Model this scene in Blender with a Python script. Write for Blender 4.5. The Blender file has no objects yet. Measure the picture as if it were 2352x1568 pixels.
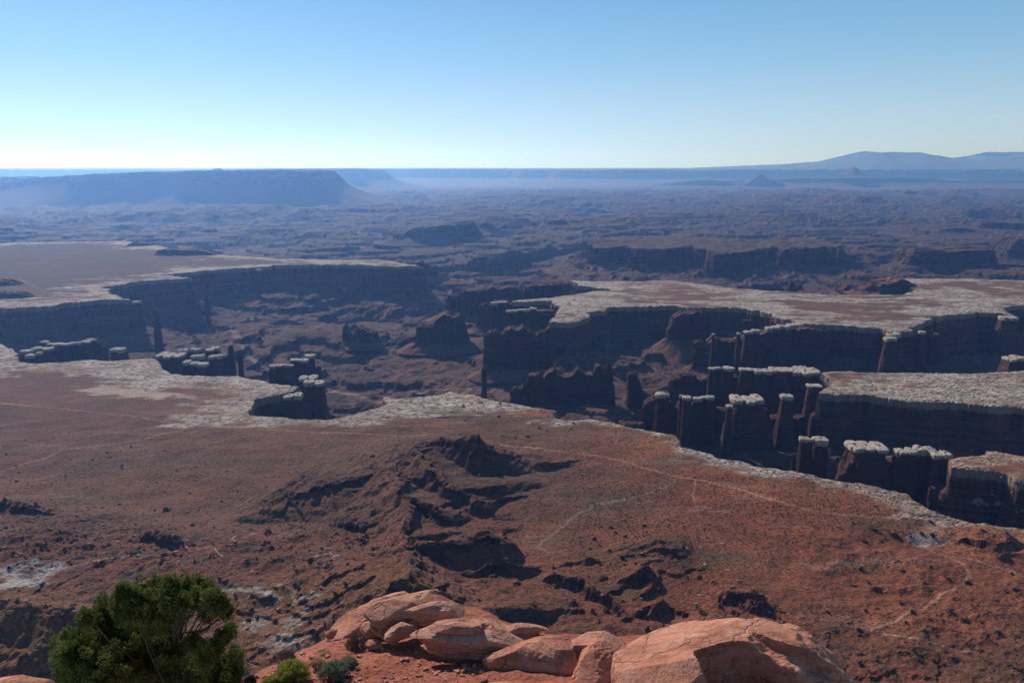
import bpy, bmesh, math, random
import numpy as np
from mathutils import Vector, Matrix
R = math.radians
sc = bpy.context.scene
# ------------------------------------------------------------------ camera, sky, sun, exposure
CAMH = 400.0
F = 1829.0                                    # focal length in units of a 2352 px wide view
TH = math.atan((784 - 385) / F)               # downward pitch
cd = bpy.data.cameras.new("camera"); cam = bpy.data.objects.new("camera", cd)
sc.collection.objects.link(cam); sc.camera = cam
cd.sensor_width = 36; cd.lens = 36 * F / 2352
cam.location = (0, 0, CAMH); cam.rotation_euler = (math.pi / 2 - TH, 0, 0)
cd.clip_start = 0.1; cd.clip_end = 120000
SUN_EL = R(30); SUN_AZ = R(-31)               # azimuth from +Y, negative is left
w = bpy.data.worlds.new("World"); sc.world = w; w.use_nodes = True
nt = w.node_tree; bgn = nt.nodes["Background"]
sky = nt.nodes.new("ShaderNodeTexSky"); sky.sky_type = 'NISHITA'; sky.sun_disc = False
sky.sun_elevation = SUN_EL; sky.sun_rotation = SUN_AZ
sky.altitude = 1500; sky.air_density = 0.65; sky.dust_density = 0.15; sky.ozone_density = 1.5
tint = nt.nodes.new("ShaderNodeMix"); tint.data_type = 'RGBA'; tint.blend_type = 'MULTIPLY'; tint.inputs[0].default_value = 1.0; tint.inputs[7].default_value = (0.90, 0.97, 1.04, 1)
# the air whitens towards the horizon
tc = nt.nodes.new("ShaderNodeTexCoord"); sxyz = nt.nodes.new("ShaderNodeSeparateXYZ"); nt.links.new(tc.outputs["Generated"], sxyz.inputs[0])
rp = nt.nodes.new("ShaderNodeValToRGB"); el = rp.color_ramp.elements
for q in range(3): el.new(0.5)
for q, (p_, c_) in enumerate([(0.0, (.60, .71, .78)), (0.06, (.48, .65, .78)), (0.12, (.30, .55, .76)), (0.22, (.14, .38, .68)), (1.0, (.04, .13, .34))]):
    el[q].position = p_; el[q].color = (*c_, 1)
nt.links.new(sxyz.outputs[2], rp.inputs[0])
scl = nt.nodes.new("ShaderNodeVectorMath"); scl.operation = 'SCALE'; scl.inputs[3].default_value = 1 / (0.095 * 1.15); nt.links.new(rp.outputs[0], scl.inputs[0])
hzm = nt.nodes.new("ShaderNodeMix"); hzm.data_type = 'RGBA'; hzm.inputs[0].default_value = 0.74
nt.links.new(sky.outputs[0], tint.inputs[6]); nt.links.new(tint.outputs[2], hzm.inputs[6]); nt.links.new(scl.outputs[0], hzm.inputs[7]); nt.links.new(hzm.outputs[2], bgn.inputs[0]); bgn.inputs[1].default_value = 0.095
sl = bpy.data.lights.new("sun", 'SUN'); so = bpy.data.objects.new("sun", sl)
sc.collection.objects.link(so)
sl.energy = 5.0; sl.angle = R(0.5); sl.color = (1.0, 0.95, 0.90)
sdir = Vector((math.sin(SUN_AZ) * math.cos(SUN_EL), math.cos(SUN_AZ) * math.cos(SUN_EL), math.sin(SUN_EL)))
so.rotation_euler = (-sdir).to_track_quat('-Z', 'Y').to_euler()
so.location = (0, 0, 2000)
sc.view_settings.view_transform = 'Standard'; sc.view_settings.look = 'None'
sc.view_settings.gamma = 1; sc.view_settings.exposure = 0.2
sc.cycles.max_bounces = 6; sc.cycles.diffuse_bounces = 3; sc.cycles.volume_bounces = 0

# ------------------------------------------------------------------ numpy helpers
rs = np.random.RandomState(7)
PERM = rs.permutation(256).astype(np.int32)
ANG = rs.rand(256).astype(np.float32) * 2 * np.pi
GX = np.cos(ANG); GY = np.sin(ANG)
G3 = rs.randn(256, 3).astype(np.float32); G3 /= np.linalg.norm(G3, axis=1)[:, None]
def perlin(x, y, seed=0):
    xi = np.floor(x).astype(np.int32); yi = np.floor(y).astype(np.int32)
    fx = (x - xi).astype(np.float32); fy = (y - yi).astype(np.float32)
    u = fx * fx * fx * (fx * (fx * 6 - 15) + 10); v = fy * fy * fy * (fy * (fy * 6 - 15) + 10)
    def g(a, b, dx, dy):
        h = PERM[(PERM[(a + seed * 17) & 255] + b + seed * 31) & 255]
        return GX[h] * dx + GY[h] * dy
    n0 = g(xi, yi, fx, fy) * (1 - u) + g(xi + 1, yi, fx - 1, fy) * u
    n1 = g(xi, yi + 1, fx, fy - 1) * (1 - u) + g(xi + 1, yi + 1, fx - 1, fy - 1) * u
    return (n0 * (1 - v) + n1 * v) * 1.4
def fbm(x, y, sc_, o=4, seed=0, gain=0.5):
    r = 0; a = 1.0; f = 1.0 / sc_; t = 0
    for k in range(o):
        r = r + a * perlin(x * f + 13.7 * k, y * f + 7.1 * k, seed + k); t += a; a *= gain; f *= 2.03
    return r / t * 1.35
def perlin3(p, seed=0):
    i = np.floor(p).astype(np.int32); f = (p - i).astype(np.float32)
    u = f * f * f * (f * (f * 6 - 15) + 10)
    out = 0
    for a in (0, 1):
        for b in (0, 1):
            for c in (0, 1):
                h = PERM[(PERM[(PERM[(i[:, 0] + a + seed * 13) & 255] + i[:, 1] + b) & 255] + i[:, 2] + c) & 255]
                d = (G3[h] * (f - np.array([a, b, c], np.float32))).sum(1)
                wgt = (u[:, 0] if a else 1 - u[:, 0]) * (u[:, 1] if b else 1 - u[:, 1]) * (u[:, 2] if c else 1 - u[:, 2])
                out = out + wgt * d
    return out * 1.5
def fbm3(p, sc_, o=4, seed=0, gain=0.5):
    r = 0; a = 1.0; q = p / sc_
    for k in range(o):
        r = r + a * perlin3(q + 5.3 * k, seed + k); a *= gain; q = q * 2.03
    return r
def ss(a, b, x):
    t = np.clip((x - a) / (b - a), 0, 1); return t * t * (3 - 2 * t)
def ray(u, v):
    x = (u - 1176) / F; y = (784 - v) / F
    return x, math.cos(TH) + y * math.sin(TH), -math.sin(TH) + y * math.cos(TH)
def pt(u, v, z=0.0):                          # photo point -> place at height z
    x, Y, Z = ray(u, v); t = (z - CAMH) / Z
    return np.array([x * t, Y * t, z])
def pd(u, v, Yd):                             # photo point -> place at forward distance Yd
    x, Y, Z = ray(u, v); t = Yd / Y
    return np.array([x * t, Yd, CAMH + Z * t])
def pts(l, z=0.0): return np.array([pt(a, b, z)[:2] for a, b in l])
def seg_dist(X, Y, P, closed=True):
    D = np.full(X.shape, 1e9, np.float32); n = len(P)
    par = np.zeros(X.shape, np.float32)
    for i in range(n if closed else n - 1):
        ax, ay = P[i]; bx, by = P[(i + 1) % n]
        dx, dy = bx - ax, by - ay; L = dx * dx + dy * dy + 1e-9
        t = np.clip(((X - ax) * dx + (Y - ay) * dy) / L, 0, 1)
        d = (X - ax - t * dx) ** 2 + (Y - ay - t * dy) ** 2
        m = d < D
        D = np.where(m, d, D)
        if not closed: par = np.where(m, i + t, par)
    return np.sqrt(D), par
def inside(X, Y, P):
    c = np.zeros(X.shape, bool); n = len(P)
    for i in range(n):
        ax, ay = P[i]; bx, by = P[(i + 1) % n]
        if ay == by: continue
        m = ((ay > Y) != (by > Y)) & (X < (bx - ax) * (Y - ay) / (by - ay) + ax)
        c ^= m
    return c
def sdf(X, Y, P, margin=500.0):               # + inside
    out = np.full(X.shape, -margin, np.float32)
    m = (X > P[:, 0].min() - margin) & (X < P[:, 0].max() + margin) & (Y > P[:, 1].min() - margin) & (Y < P[:, 1].max() + margin)
    x, y = X[m], Y[m]
    d, _ = seg_dist(x, y, P); i = inside(x, y, P)
    out[m] = np.where(i, d, -np.minimum(d, margin)); return out
def mesh_np(name, co, faces, mat=None, parent=None, smooth=False, attrs=None):
    me = bpy.data.meshes.new(name)
    co = np.asarray(co, np.float32); faces = np.asarray(faces, np.int32)
    me.vertices.add(len(co)); me.vertices.foreach_set("co", co.ravel())
    k = faces.shape[1]
    me.loops.add(faces.size); me.loops.foreach_set("vertex_index", faces.ravel())
    me.polygons.add(len(faces)); me.polygons.foreach_set("loop_start", np.arange(0, faces.size, k, dtype=np.int32))
    try: me.polygons.foreach_set("loop_total", np.full(len(faces), k, np.int32))
    except Exception: pass
    me.polygons.foreach_set("use_smooth", np.full(len(faces), smooth, bool))
    me.update(calc_edges=True)
    for an, (ty, arr) in (attrs or {}).items():
        a = me.attributes.new(an, ty, 'POINT')
        a.data.foreach_set('color' if ty == 'FLOAT_COLOR' else 'value', np.asarray(arr, np.float32).ravel())
    o = bpy.data.objects.new(name, me); sc.collection.objects.link(o)
    if mat: me.materials.append(mat)
    if parent: o.parent = parent
    return o
def gridfaces(nr, nc, wrap=False):
    i = np.arange(nr - 1)[:, None] * nc; j = np.arange(nc if wrap else nc - 1)[None, :]
    j2 = (j + 1) % nc
    return np.stack([i + j, i + j2, i + nc + j2, i + nc + j], -1).reshape(-1, 4)
def tag(o, label=None, cat=None, group=None, kind=None):
    if label: o['label'] = label
    if cat: o['category'] = cat
    if group: o['group'] = group
    if kind: o['kind'] = kind
    return o
def empty(name, loc=(0, 0, 0)):
    o = bpy.data.objects.new(name, None); sc.collection.objects.link(o); o.location = loc; o.empty_display_size = 0.1
    return o

# ------------------------------------------------------------------ materials
class MT:
    def __init__(s, name, rough=0.95):
        s.m = bpy.data.materials.new(name); s.m.use_nodes = True; s.t = s.m.node_tree
        s.b = s.t.nodes["Principled BSDF"]; s.b.inputs["Roughness"].default_value = rough
        s.b.inputs["Specular IOR Level"].default_value = 0.12
    def n(s, ty, **k):
        x = s.t.nodes.new(ty)
        for a, b in k.items():
            if a in x.inputs: x.inputs[a].default_value = b
            else: setattr(x, a, b)
        return x
    def l(s, a, b): s.t.links.new(a, b)
    def pos(s, scale=(1, 1, 1)):
        g = s.n("ShaderNodeTexCoord"); mp = s.n("ShaderNodeMapping"); mp.inputs["Scale"].default_value = scale
        s.l(g.outputs["Object"], mp.inputs[0]); return mp.outputs[0]
    def noise(s, vec, scale, detail=4, rough=0.6, dist=0.0):
        x = s.n("ShaderNodeTexNoise"); x.inputs["Scale"].default_value = scale; x.inputs["Detail"].default_value = detail
        x.inputs["Roughness"].default_value = rough; x.inputs["Distortion"].default_value = dist
        s.l(vec, x.inputs["Vector"]); return x.outputs["Fac"]
    def ramp(s, fac, stops):
        x = s.n("ShaderNodeValToRGB"); e = x.color_ramp.elements
        while len(e) < len(stops): e.new(0.5)
        for k, (p, c) in enumerate(stops):
            e[k].position = p; e[k].color = (c, c, c, 1) if isinstance(c, (int, float)) else (*c, 1)
        s.l(fac, x.inputs[0]); return x.outputs[0]
    def mix(s, fac, a, b, mode='MIX'):
        x = s.n("ShaderNodeMix"); x.data_type = 'RGBA'; x.blend_type = mode; x.clamp_factor = True
        for sock, val in ((x.inputs[0], fac), (x.inputs[6], a), (x.inputs[7], b)):
            if isinstance(val, (int, float)): sock.default_value = val
            elif isinstance(val, tuple): sock.default_value = (*val, 1)
            else: s.l(val, sock)
        return x.outputs[2]
    def math(s, op, a, b=0.0, c=None):
        x = s.n("ShaderNodeMath"); x.operation = op
        for sock, val in zip(x.inputs, (a, b) + ((c,) if c is not None else ())):
            if isinstance(val, (int, float)): sock.default_value = val
            else: s.l(val, sock)
        return x.outputs[0]
    def bump(s, h, dist, strength=1.0, prev=None):
        x = s.n("ShaderNodeBump"); x.inputs["Distance"].default_value = dist; x.inputs["Strength"].default_value = strength
        s.l(h, x.inputs["Height"])
        if prev is not None: s.l(prev, x.inputs["Normal"])
        s.l(x.outputs[0], s.b.inputs["Normal"]); return x.outputs[0]
    def col(s, c): s.l(c, s.b.inputs["Base Color"])

def ground_material():
    M = MT("canyon_ground", 1.0); P = M.pos()
    a = M.n("ShaderNodeAttribute", attribute_name="Col"); c = a.outputs["Color"]
    at = M.n("ShaderNodeAttribute", attribute_name="Msk"); sp = M.n("ShaderNodeSeparateColor"); M.l(at.outputs["Color"], sp.inputs[0])
    veg, rim, near = sp.outputs[0], sp.outputs[1], sp.outputs[2]
    # mottling
    n1 = M.ramp(M.noise(P, 0.02, 6, 0.65), [(0.3, 0.72), (0.7, 1.25)])
    c = M.mix(1.0, c, n1, 'MULTIPLY')
    n2 = M.ramp(M.noise(P, 0.30, 6, 0.8), [(0.34, 0.42), (0.66, 1.6)])
    c = M.mix(1.0, c, n2, 'MULTIPLY')
    # scrub dots
    vo = M.n("ShaderNodeTexVoronoi", feature='F1'); vo.inputs["Scale"].default_value = 0.34; M.l(P, vo.inputs["Vector"])
    dens = M.ramp(M.noise(P, 0.012, 4, 0.6), [(0.35, 0.25), (0.6, 1.0)])
    dot = M.math('LESS_THAN', vo.outputs["Distance"], 0.38)
    dot = M.math('MULTIPLY', M.math('MULTIPLY', dot, dens), veg)
    c = M.mix(M.math('MULTIPLY', dot, 0.85), c, (0.040, 0.030, 0.016))
    v2 = M.n("ShaderNodeTexVoronoi", feature='F1'); v2.inputs["Scale"].default_value = 0.16; M.l(P, v2.inputs["Vector"])
    d2 = M.math('MULTIPLY', M.math('LESS_THAN', v2.outputs["Distance"], 0.2), veg)
    c = M.mix(M.math('MULTIPLY', d2, 0.9), c, (0.028, 0.030, 0.014))
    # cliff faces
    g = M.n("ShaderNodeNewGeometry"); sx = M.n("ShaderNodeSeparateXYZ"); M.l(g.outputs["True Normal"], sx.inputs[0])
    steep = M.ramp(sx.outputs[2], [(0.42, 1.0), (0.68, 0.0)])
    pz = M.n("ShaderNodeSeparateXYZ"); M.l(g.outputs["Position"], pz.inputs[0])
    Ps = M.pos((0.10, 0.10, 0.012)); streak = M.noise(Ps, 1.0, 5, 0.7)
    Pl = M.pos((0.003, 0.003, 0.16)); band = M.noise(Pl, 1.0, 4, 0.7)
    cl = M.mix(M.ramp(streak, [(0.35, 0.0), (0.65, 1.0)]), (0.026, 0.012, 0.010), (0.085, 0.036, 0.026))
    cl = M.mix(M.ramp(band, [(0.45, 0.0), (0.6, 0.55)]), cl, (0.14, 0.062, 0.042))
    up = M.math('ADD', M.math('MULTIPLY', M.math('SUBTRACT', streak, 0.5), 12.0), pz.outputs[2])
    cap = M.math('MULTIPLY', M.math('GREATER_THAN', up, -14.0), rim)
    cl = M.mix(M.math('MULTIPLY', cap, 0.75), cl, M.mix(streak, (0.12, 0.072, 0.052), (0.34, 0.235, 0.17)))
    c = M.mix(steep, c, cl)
    # joints and soil pockets in the bare pale rock
    wn = M.n("ShaderNodeTexNoise"); wn.inputs["Scale"].default_value = 0.05; wn.inputs["Detail"].default_value = 5; M.l(P, wn.inputs["Vector"])
    wa = M.n("ShaderNodeMix"); wa.data_type = 'RGBA'; wa.blend_type = 'ADD'; wa.inputs[0].default_value = 1.0
    sc2 = M.n("ShaderNodeVectorMath"); sc2.operation = 'SCALE'; sc2.inputs[3].default_value = 14.0; M.l(wn.outputs["Color"], sc2.inputs[0]); M.l(P, wa.inputs[6]); M.l(sc2.outputs[0], wa.inputs[7])
    wm_ = M.n("ShaderNodeMapping"); wm_.inputs["Scale"].default_value = (0.055, 0.095, 0.09); M.l(wa.outputs[2], wm_.inputs[0])
    wv = M.n("ShaderNodeTexVoronoi", feature='DISTANCE_TO_EDGE'); wv.inputs["Scale"].default_value = 1.0; M.l(wm_.outputs[0], wv.inputs["Vector"])
    jn = M.math('MULTIPLY', M.ramp(wv.outputs["Distance"], [(0.04, 1.0), (0.15, 0.0)]), M.ramp(M.noise(P, 0.06, 4, 0.7), [(0.42, 0.15), (0.58, 1.0)]))
    pk = M.ramp(M.noise(P, 0.11, 5, 0.75), [(0.56, 0.0), (0.63, 0.9)])
    flatw = M.math('MULTIPLY', M.math('SUBTRACT', 1.0, steep), at.outputs["Alpha"])
    c = M.mix(M.math('MULTIPLY', pk, flatw), c, (0.15, 0.075, 0.045))
    c = M.mix(M.math('MULTIPLY', M.math('MULTIPLY', jn, 0.9), flatw), c, (0.045, 0.038, 0.022))
    M.col(c)
    b = M.bump(M.noise(P, 0.25, 6, 0.7), 1.6, 0.9)
    b = M.bump(M.noise(P, 0.02, 8, 0.7), 14.0, 0.6, b)
    return M.m
def redrock_material(name, dark, light, vs=0.1, bandz=0.2, upc=(0.12, 0.058, 0.04)):
    M = MT(name, 1.0); Ps = M.pos((vs, vs, vs * 0.1)); st = M.noise(Ps, 1.0, 6, 0.7)
    Pl = M.pos((bandz * 0.03, bandz * 0.03, bandz)); bd = M.noise(Pl, 1.0, 5, 0.75)
    c = M.mix(st, dark, light); c = M.mix(1.0, c, M.ramp(bd, [(0.3, 0.65), (0.7, 1.35)]), 'MULTIPLY')
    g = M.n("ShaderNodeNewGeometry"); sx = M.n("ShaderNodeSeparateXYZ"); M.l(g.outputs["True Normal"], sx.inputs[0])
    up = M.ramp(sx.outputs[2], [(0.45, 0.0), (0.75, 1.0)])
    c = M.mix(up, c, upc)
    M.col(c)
    b = M.bump(st, 3.0, 0.8); b = M.bump(bd, 2.5, 0.7, b)
    return M.m
def caprock_material():
    M = MT("caprock", 0.95); P = M.pos((0.35, 0.35, 1.4)); n = M.noise(P, 1.0, 6, 0.7)
    n2 = M.noise(M.pos((0.06, 0.06, 0.06)), 1.0, 5, 0.6)
    c = M.mix(M.ramp(n, [(0.35, 0.0), (0.65, 1.0)]), (0.20, 0.15, 0.11), (0.50, 0.42, 0.33)); c = M.mix(M.ramp(n2, [(0.45, 0.0), (0.7, 0.5)]), c, (0.30, 0.17, 0.11))
    M.col(c); M.bump(n, 1.2, 0.8); return M.m
MG = ground_material()
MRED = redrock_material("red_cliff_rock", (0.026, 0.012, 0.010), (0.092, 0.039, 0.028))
MCAP = caprock_material()
# ------------------------------------------------------------------ the terrain, one sheet to the horizon
A = pts([(-900,1500),(-900,800),(-300,782),(0,788),(30,800),(45,829),(82,833),(137,830),(205,825),(247,827),(282,825),(337,821),(357,822),(375,843),(390,854),(425,861),
 (550,862),(596,872),(640,882),(690,884),(672,896),(639,904),(588,916),(578,931),(574,950),(625,954),(677,958),(779,961),(784,957),(808,950),(860,935),(887,926),(882,909),(917,914),
 (969,909),(1006,904),(1037,897),(1105,908),(1139,919),(1191,927),(1242,934),(1276,940),(1273,957),(1300,963),(1362,960),(1430,974),(1471,983),(1515,990),(1549,996),
 (1573,1022),(1620,1035),(1661,1051),(1723,1059),(1760,1071),(1818,1078),(1893,1094),(1992,1107),(2033,1119),(2081,1131),(2129,1159),(2163,1178),(2218,1191),(2283,1200),
 (2400,1215),(2900,1250),(3200,1600),(2352,2300),(0,2300)])
Bp = pts([(1888,853),(1951,850),(1975,854),(2163,856),(2238,856),(2300,853),(2352,847),(2900,830),(2900,965),(2352,936),(2334,934),(2283,931),(2177,922),(2095,919),(1985,906),(1925,905),(1873,901),(1905,886),(1911,872)])
B2 = pts([(2178,1049),(2230,1046),(2262,1041),(2269,1032),(2351,1045),(2700,1060),(2800,1150),(2420,1120),(2360,1104),(2346,1102),(2314,1084),(2252,1077),(2187,1070)])
Cp = pts([(1307,643),(1362,645),(1464,645),(1550,643),(1599,651),(1719,663),(1856,672),(1958,677),(2078,675),(2102,663),(2075,652),(2081,640),(2156,638),(2208,639),(2352,643),(2900,640),
 (2900,720),(2400,700),(2352,698),(2300,709),(2334,723),(2326,728),(2300,719),(2249,716),(2146,728),(2095,749),(2102,758),(2054,762),(2020,752),(1890,745),(1832,739),(1774,727),(1770,720),(1702,706),
 (1582,706),(1550,702),(1396,705),(1382,714),(1345,717),(1358,729),(1300,743),(1264,739),(1275,724),(1286,707),(1275,698),(1259,690),(1170,693),(1200,687),(1259,684),(1330,672),(1400,664),(1330,655)])
Dp = pts([(-900,560),(0,558),(171,555),(284,553),(342,560),(376,567),(440,577),(502,585),(581,589),(649,594),(746,596),(883,597),(930,604),(970,610),(900,612),(800,607),(656,608),(581,614),(513,618),(427,625),(369,631),(437,637),
 (444,639),(380,641),(300,648),(246,659),(253,673),(294,686),(239,688),(144,697),(120,703),(0,707),(-900,720)])
E3 = pts([(1350,556),(1400,543),(1500,540),(1600,546),(1700,549),(1800,552),(1900,556),(1930,561),(1925,568),(1900,566),(1850,572),(1800,575),(1780,566),(1740,574),(1690,580),(1640,584),(1630,576),(1590,566),(1520,571),(1450,572),(1440,563),(1400,568),(1360,570)], -8)
BENCH = [(A, 0.0, 1.0), (Bp, 0.0, 1.0), (B2, 0.0, 1.0), (Cp, 0.0, 1.0), (Dp, 0.0, 1.0), (E3, -8.0, 0.0)]
CTRL = [(100,1150,6),(500,1180,5),(60,1225,34),(160,1240,26),(110,1290,22),(300,1230,20),(300,1170,8),(50,1330,26),(300,1320,27),(500,1290,34),(400,1400,38),(600,1400,42),(650,1500,46),
 (400,1245,30),(640,1270,40),(560,1230,24),(650,1330,52),(900,1275,44),(850,1330,72),(930,1320,78),(800,1400,60),(980,1370,64),(1080,1330,20),(1150,1400,18),(1020,1300,22),(1300,1400,16),(1300,1300,8),(1500,1300,16),(1600,1400,14),
 (1700,1300,8),(2000,1400,12),(2200,1300,8),(2000,1500,22),(2300,1500,26),(2300,1230,3),(1600,1560,24),(1200,1560,40),(800,1560,52),(250,1568,80),(0,1568,88),(100,1568,86),(-250,1450,105),(150,1450,88),
 (700,1200,8),(540,1200,6),(1150,1270,5),(100,1090,0),(400,1080,0),(800,1010,0),(1300,1050,0),(1300,1180,0),(1600,1180,0),(1900,1200,0),(2200,1240,0),(0,1000,0),(-400,1100,0),(-400,1300,25),(2700,1300,3),(2700,1500,20),(-300,1560,105)]
def rbf_fit(C):
    XY = np.array([pt(*c)[:2] for c in C]) / 100.0; Z = np.array([c[2] for c in C], float)
    n = len(C); d = np.linalg.norm(XY[:, None] - XY[None], axis=2) + 1e-9
    K = d * d * np.log(d) + np.eye(n) * 0.02; Pm = np.c_[np.ones(n), XY]
    Mx = np.block([[K, Pm], [Pm.T, np.zeros((3, 3))]])
    s = np.linalg.solve(Mx, np.r_[Z, 0, 0, 0]); return XY, s
RX, RSOL = rbf_fit(CTRL)
def rbf(x, y):
    x = x / 100.0; y = y / 100.0; n = len(RX)
    r = RSOL[n] + RSOL[n + 1] * x + RSOL[n + 2] * y
    for i in range(n):
        d2 = (x - RX[i, 0]) ** 2 + (y - RX[i, 1]) ** 2 + 1e-9
        r = r + RSOL[i] * 0.5 * d2 * np.log(d2)
    return r
# ridge crests: (photo u, v, height), width on the sunny side, width on the shaded side
RIDGES = [([(972,1012,26),(1010,1010,30),(1050,1004,42),(1105,990,54),(1150,1030,30),(1198,1045,10)], 60, 38),
 ([(955,1030,30),(985,1070,34),(1010,1095,30),(1060,1120,28),(1085,1150,22),(1105,1185,6)], 150, 30),
 ([(545,1195,8),(640,1125,24),(720,1090,34),(800,1082,28),(880,1050,30),(950,1018,30)], 60, 130),
 ([(1050,1052,16),(1110,1062,20),(1160,1046,18),(1200,1048,6)], 40, 22),
 ([(830,1080,22),(850,1110,24),(880,1140,26),(900,1160,20)], 40, 22),
 ([(905,1120,26),(960,1140,32),(1000,1165,30),(1060,1180,20),(1100,1195,6)], 90, 26),
 ([(930,1240,22),(960,1228,34),(1010,1236,38),(1060,1230,30),(1110,1215,30),(1150,1235,24),(1195,1270,6)], 60, 34),
 ([(780,1190,26),(830,1198,30),(860,1190,22)], 30, 18),
 ([(540,1205,10),(580,1222,20),(640,1228,18)], 30, 18),
 ([(1190,1062,6),(1240,1060,10),(1310,1052,5)], 26, 12),
 ([(1320,1285,12),(1360,1275,16),(1400,1290,10)], 30, 16),
 ([(1380,1270,10),(1430,1258,15),(1500,1240,24),(1545,1242,22),(1580,1268,14),(1640,1300,6)], 70, 60),
 ([(1440,1320,20),(1480,1300,26),(1490,1330,20),(1470,1360,16)], 30, 16),
 ([(1480,1380,22),(1520,1372,24),(1515,1400,20)], 30, 14),
 ([(1680,1340,20),(1720,1338,30),(1740,1360,24),(1800,1400,12)], 40, 24),
 ([(1290,1312,18),(1340,1330,20),(1400,1370,21),(1440,1400,19)], 30, 16),
 ([(2290,1215,6),(2310,1210,20),(2290,1250,16),(2270,1265,6)], 40, 24),
 ([(1850,1340,4),(1990,1330,12),(2030,1345,6)], 40, 20),
 ([(1050,1310,22),(1120,1285,28),(1180,1290,24),(1240,1300,10)], 36, 22),
 ([(-40,1370,120),(40,1372,122),(120,1392,118),(190,1412,108),(250,1440,92)], 110, 210),
 ([(940,1225,36),(935,1252,56),(938,1285,74),(960,1318,86),(1000,1348,80),(1060,1385,62),(1110,1402,44)], 150, 62),
 ([(905,1060,28),(915,1110,33),(925,1160,36),(930,1210,42),(938,1250,54)], 120, 48),
 ([(700,1205,14),(760,1215,22),(840,1235,30),(920,1250,40)], 60, 40),
 ([(-30,1150,22),(40,1150,26),(100,1160,24),(150,1180,14)], 60, 34),
 ([(330,1212,32),(400,1216,37),(450,1236,30)], 50, 34),
 ]
RID = [(np.array([pt(*c)[:2] for c in C]), np.array([c[2] for c in C], float), wa, wb) for C, wa, wb in RIDGES]
BAD = pts([(530,1195),(640,1120),(720,1085),(830,1075),(930,1015),(1050,1000),(1120,995),(1200,1050),(1110,1110),(1110,1190),(1210,1275),(1600,1290),(1700,1340),(1850,1430),(1900,1568),(1200,1568),(1050,1300),(930,1290),(640,1235)], 10)
GORGE = np.array([pt(u, v, -120)[:2] for u, v in [(1010,632),(1080,618),(1150,606),(1230,590),(1290,575),(1350,565),(1500,540)]])
ROADS = [([(0,925),(45,930),(160,940),(300,955),(450,975),(590,982),(700,990),(870,998),(1000,1004)], 2.4, (0.36,0.17,0.10)),
 ([(1150,1020),(1250,1032),(1350,1042),(1430,1058),(1500,1080),(1550,1092),(1620,1103),(1690,1120),(1750,1140),(1850,1168),(1950,1182),(2050,1186),(2110,1188)], 2.6, (0.40,0.18,0.095)),
 ([(1600,1085),(1640,1070),(1640,1060)], 1.5, (0.38,0.2,0.12)), ([(1600,1105),(1590,1135),(1602,1165)], 1.3, (0.38,0.2,0.12)),
 ([(1550,1094),(1500,1118),(1430,1138),(1370,1148),(1325,1172),(1290,1205),(1245,1240),(1238,1252),(1268,1268)], 3.0, (0.26,0.14,0.09)),
 ([(0,1080),(60,1062),(110,1048),(150,1030),(220,1024),(330,1008),(400,990),(470,970),(540,948),(600,938)], 2.6, (0.26,0.16,0.115)),
 ([(560,940),(620,930),(690,915)], 4, (0.38,0.25,0.18)),
 ([(110,1345),(200,1325),(300,1308),(370,1293),(410,1295),(440,1285)], 1.0, (0.44,0.29,0.19)),
 ([(430,1292),(440,1308),(480,1303),(505,1312),(520,1338)], 0.9, (0.44,0.29,0.19)),
 ([(540,1280),(552,1262),(590,1245)], 1.6, (0.44,0.33,0.24)),
 ([(2135,1235),(2140,1252),(2165,1270),(2215,1290),(2230,1310),(2210,1340),(2170,1370),(2120,1405),(2070,1435),(2000,1465)], 2.0, (0.30,0.165,0.11)),
 ([(2165,1270),(2240,1282),(2300,1300),(2352,1330)], 1.6, (0.26,0.14,0.09)),
 ([(2030,1478),(2120,1495),(2180,1520),(2230,1525)], 1.6, (0.38,0.22,0.15)),
 ([(45,640),(75,655),(105,672),(90,682),(0,690)], 3.0, (0.22,0.13,0.09)),
 ([(640,1440),(670,1455),(680,1480),(720,1490),(750,1490)], 1.6, (0.42,0.34,0.27)),
 ([(520,1430),(600,1445),(640,1470)], 3.5, (0.42,0.36,0.30))]
RD = [(pts(P, 5.0 if max(q[1] for q in P) > 1220 else 0.0), wd, c) for P, wd, c in ROADS]
FLOORRD = [(pts([(535,780),(550,800),(570,822),(600,835)], -118), 12, (0.38,0.25,0.19)), (pts([(740,857),(860,875),(960,882),(1080,870)], -118), 6, (0.36,0.22,0.16)),
           (pts([(700,845),(760,862),(830,872)], -118), 5, (0.36,0.22,0.16))]
PATCH = [  # pale patches of bare rock on the benches: (photo polygon, albedo)
 ([(0,1305),(50,1298),(130,1292),(100,1320),(70,1345),(20,1365),(-40,1370)], 27, (0.42,0.40,0.36)),
 ([(560,1430),(600,1405),(660,1415),(700,1425),(640,1440),(600,1450)], 45, (0.40,0.35,0.30)),
 ([(2110,1235),(2120,1205),(2150,1190),(2165,1200),(2150,1225),(2135,1240)], 2, (0.36,0.30,0.27)),
 ([(490,960),(560,920),(640,895),(690,890),(640,905),(590,925),(575,945),(520,965)], 0, (0.44,0.33,0.26)),
 ([(180,895),(230,885),(330,890),(400,905),(440,912),(360,917),(270,910),(200,903)], 0, (0.46,0.36,0.28)),
 ([(600,1428),(700,1470),(760,1480),(700,1500),(600,1470)], 46, (0.36,0.29,0.24))]
PTC = [(pts(P, z), c) for P, z, c in PATCH]
def terrace(h, step, riser, jit=0.0):
    q = h / step + jit; k = np.floor(q); f = q - k
    return (k - jit + np.clip((f - (1 - riser)) / riser, 0, 1)) * step, f
def lerp(a, b, t): return a + (b - a) * t
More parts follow.
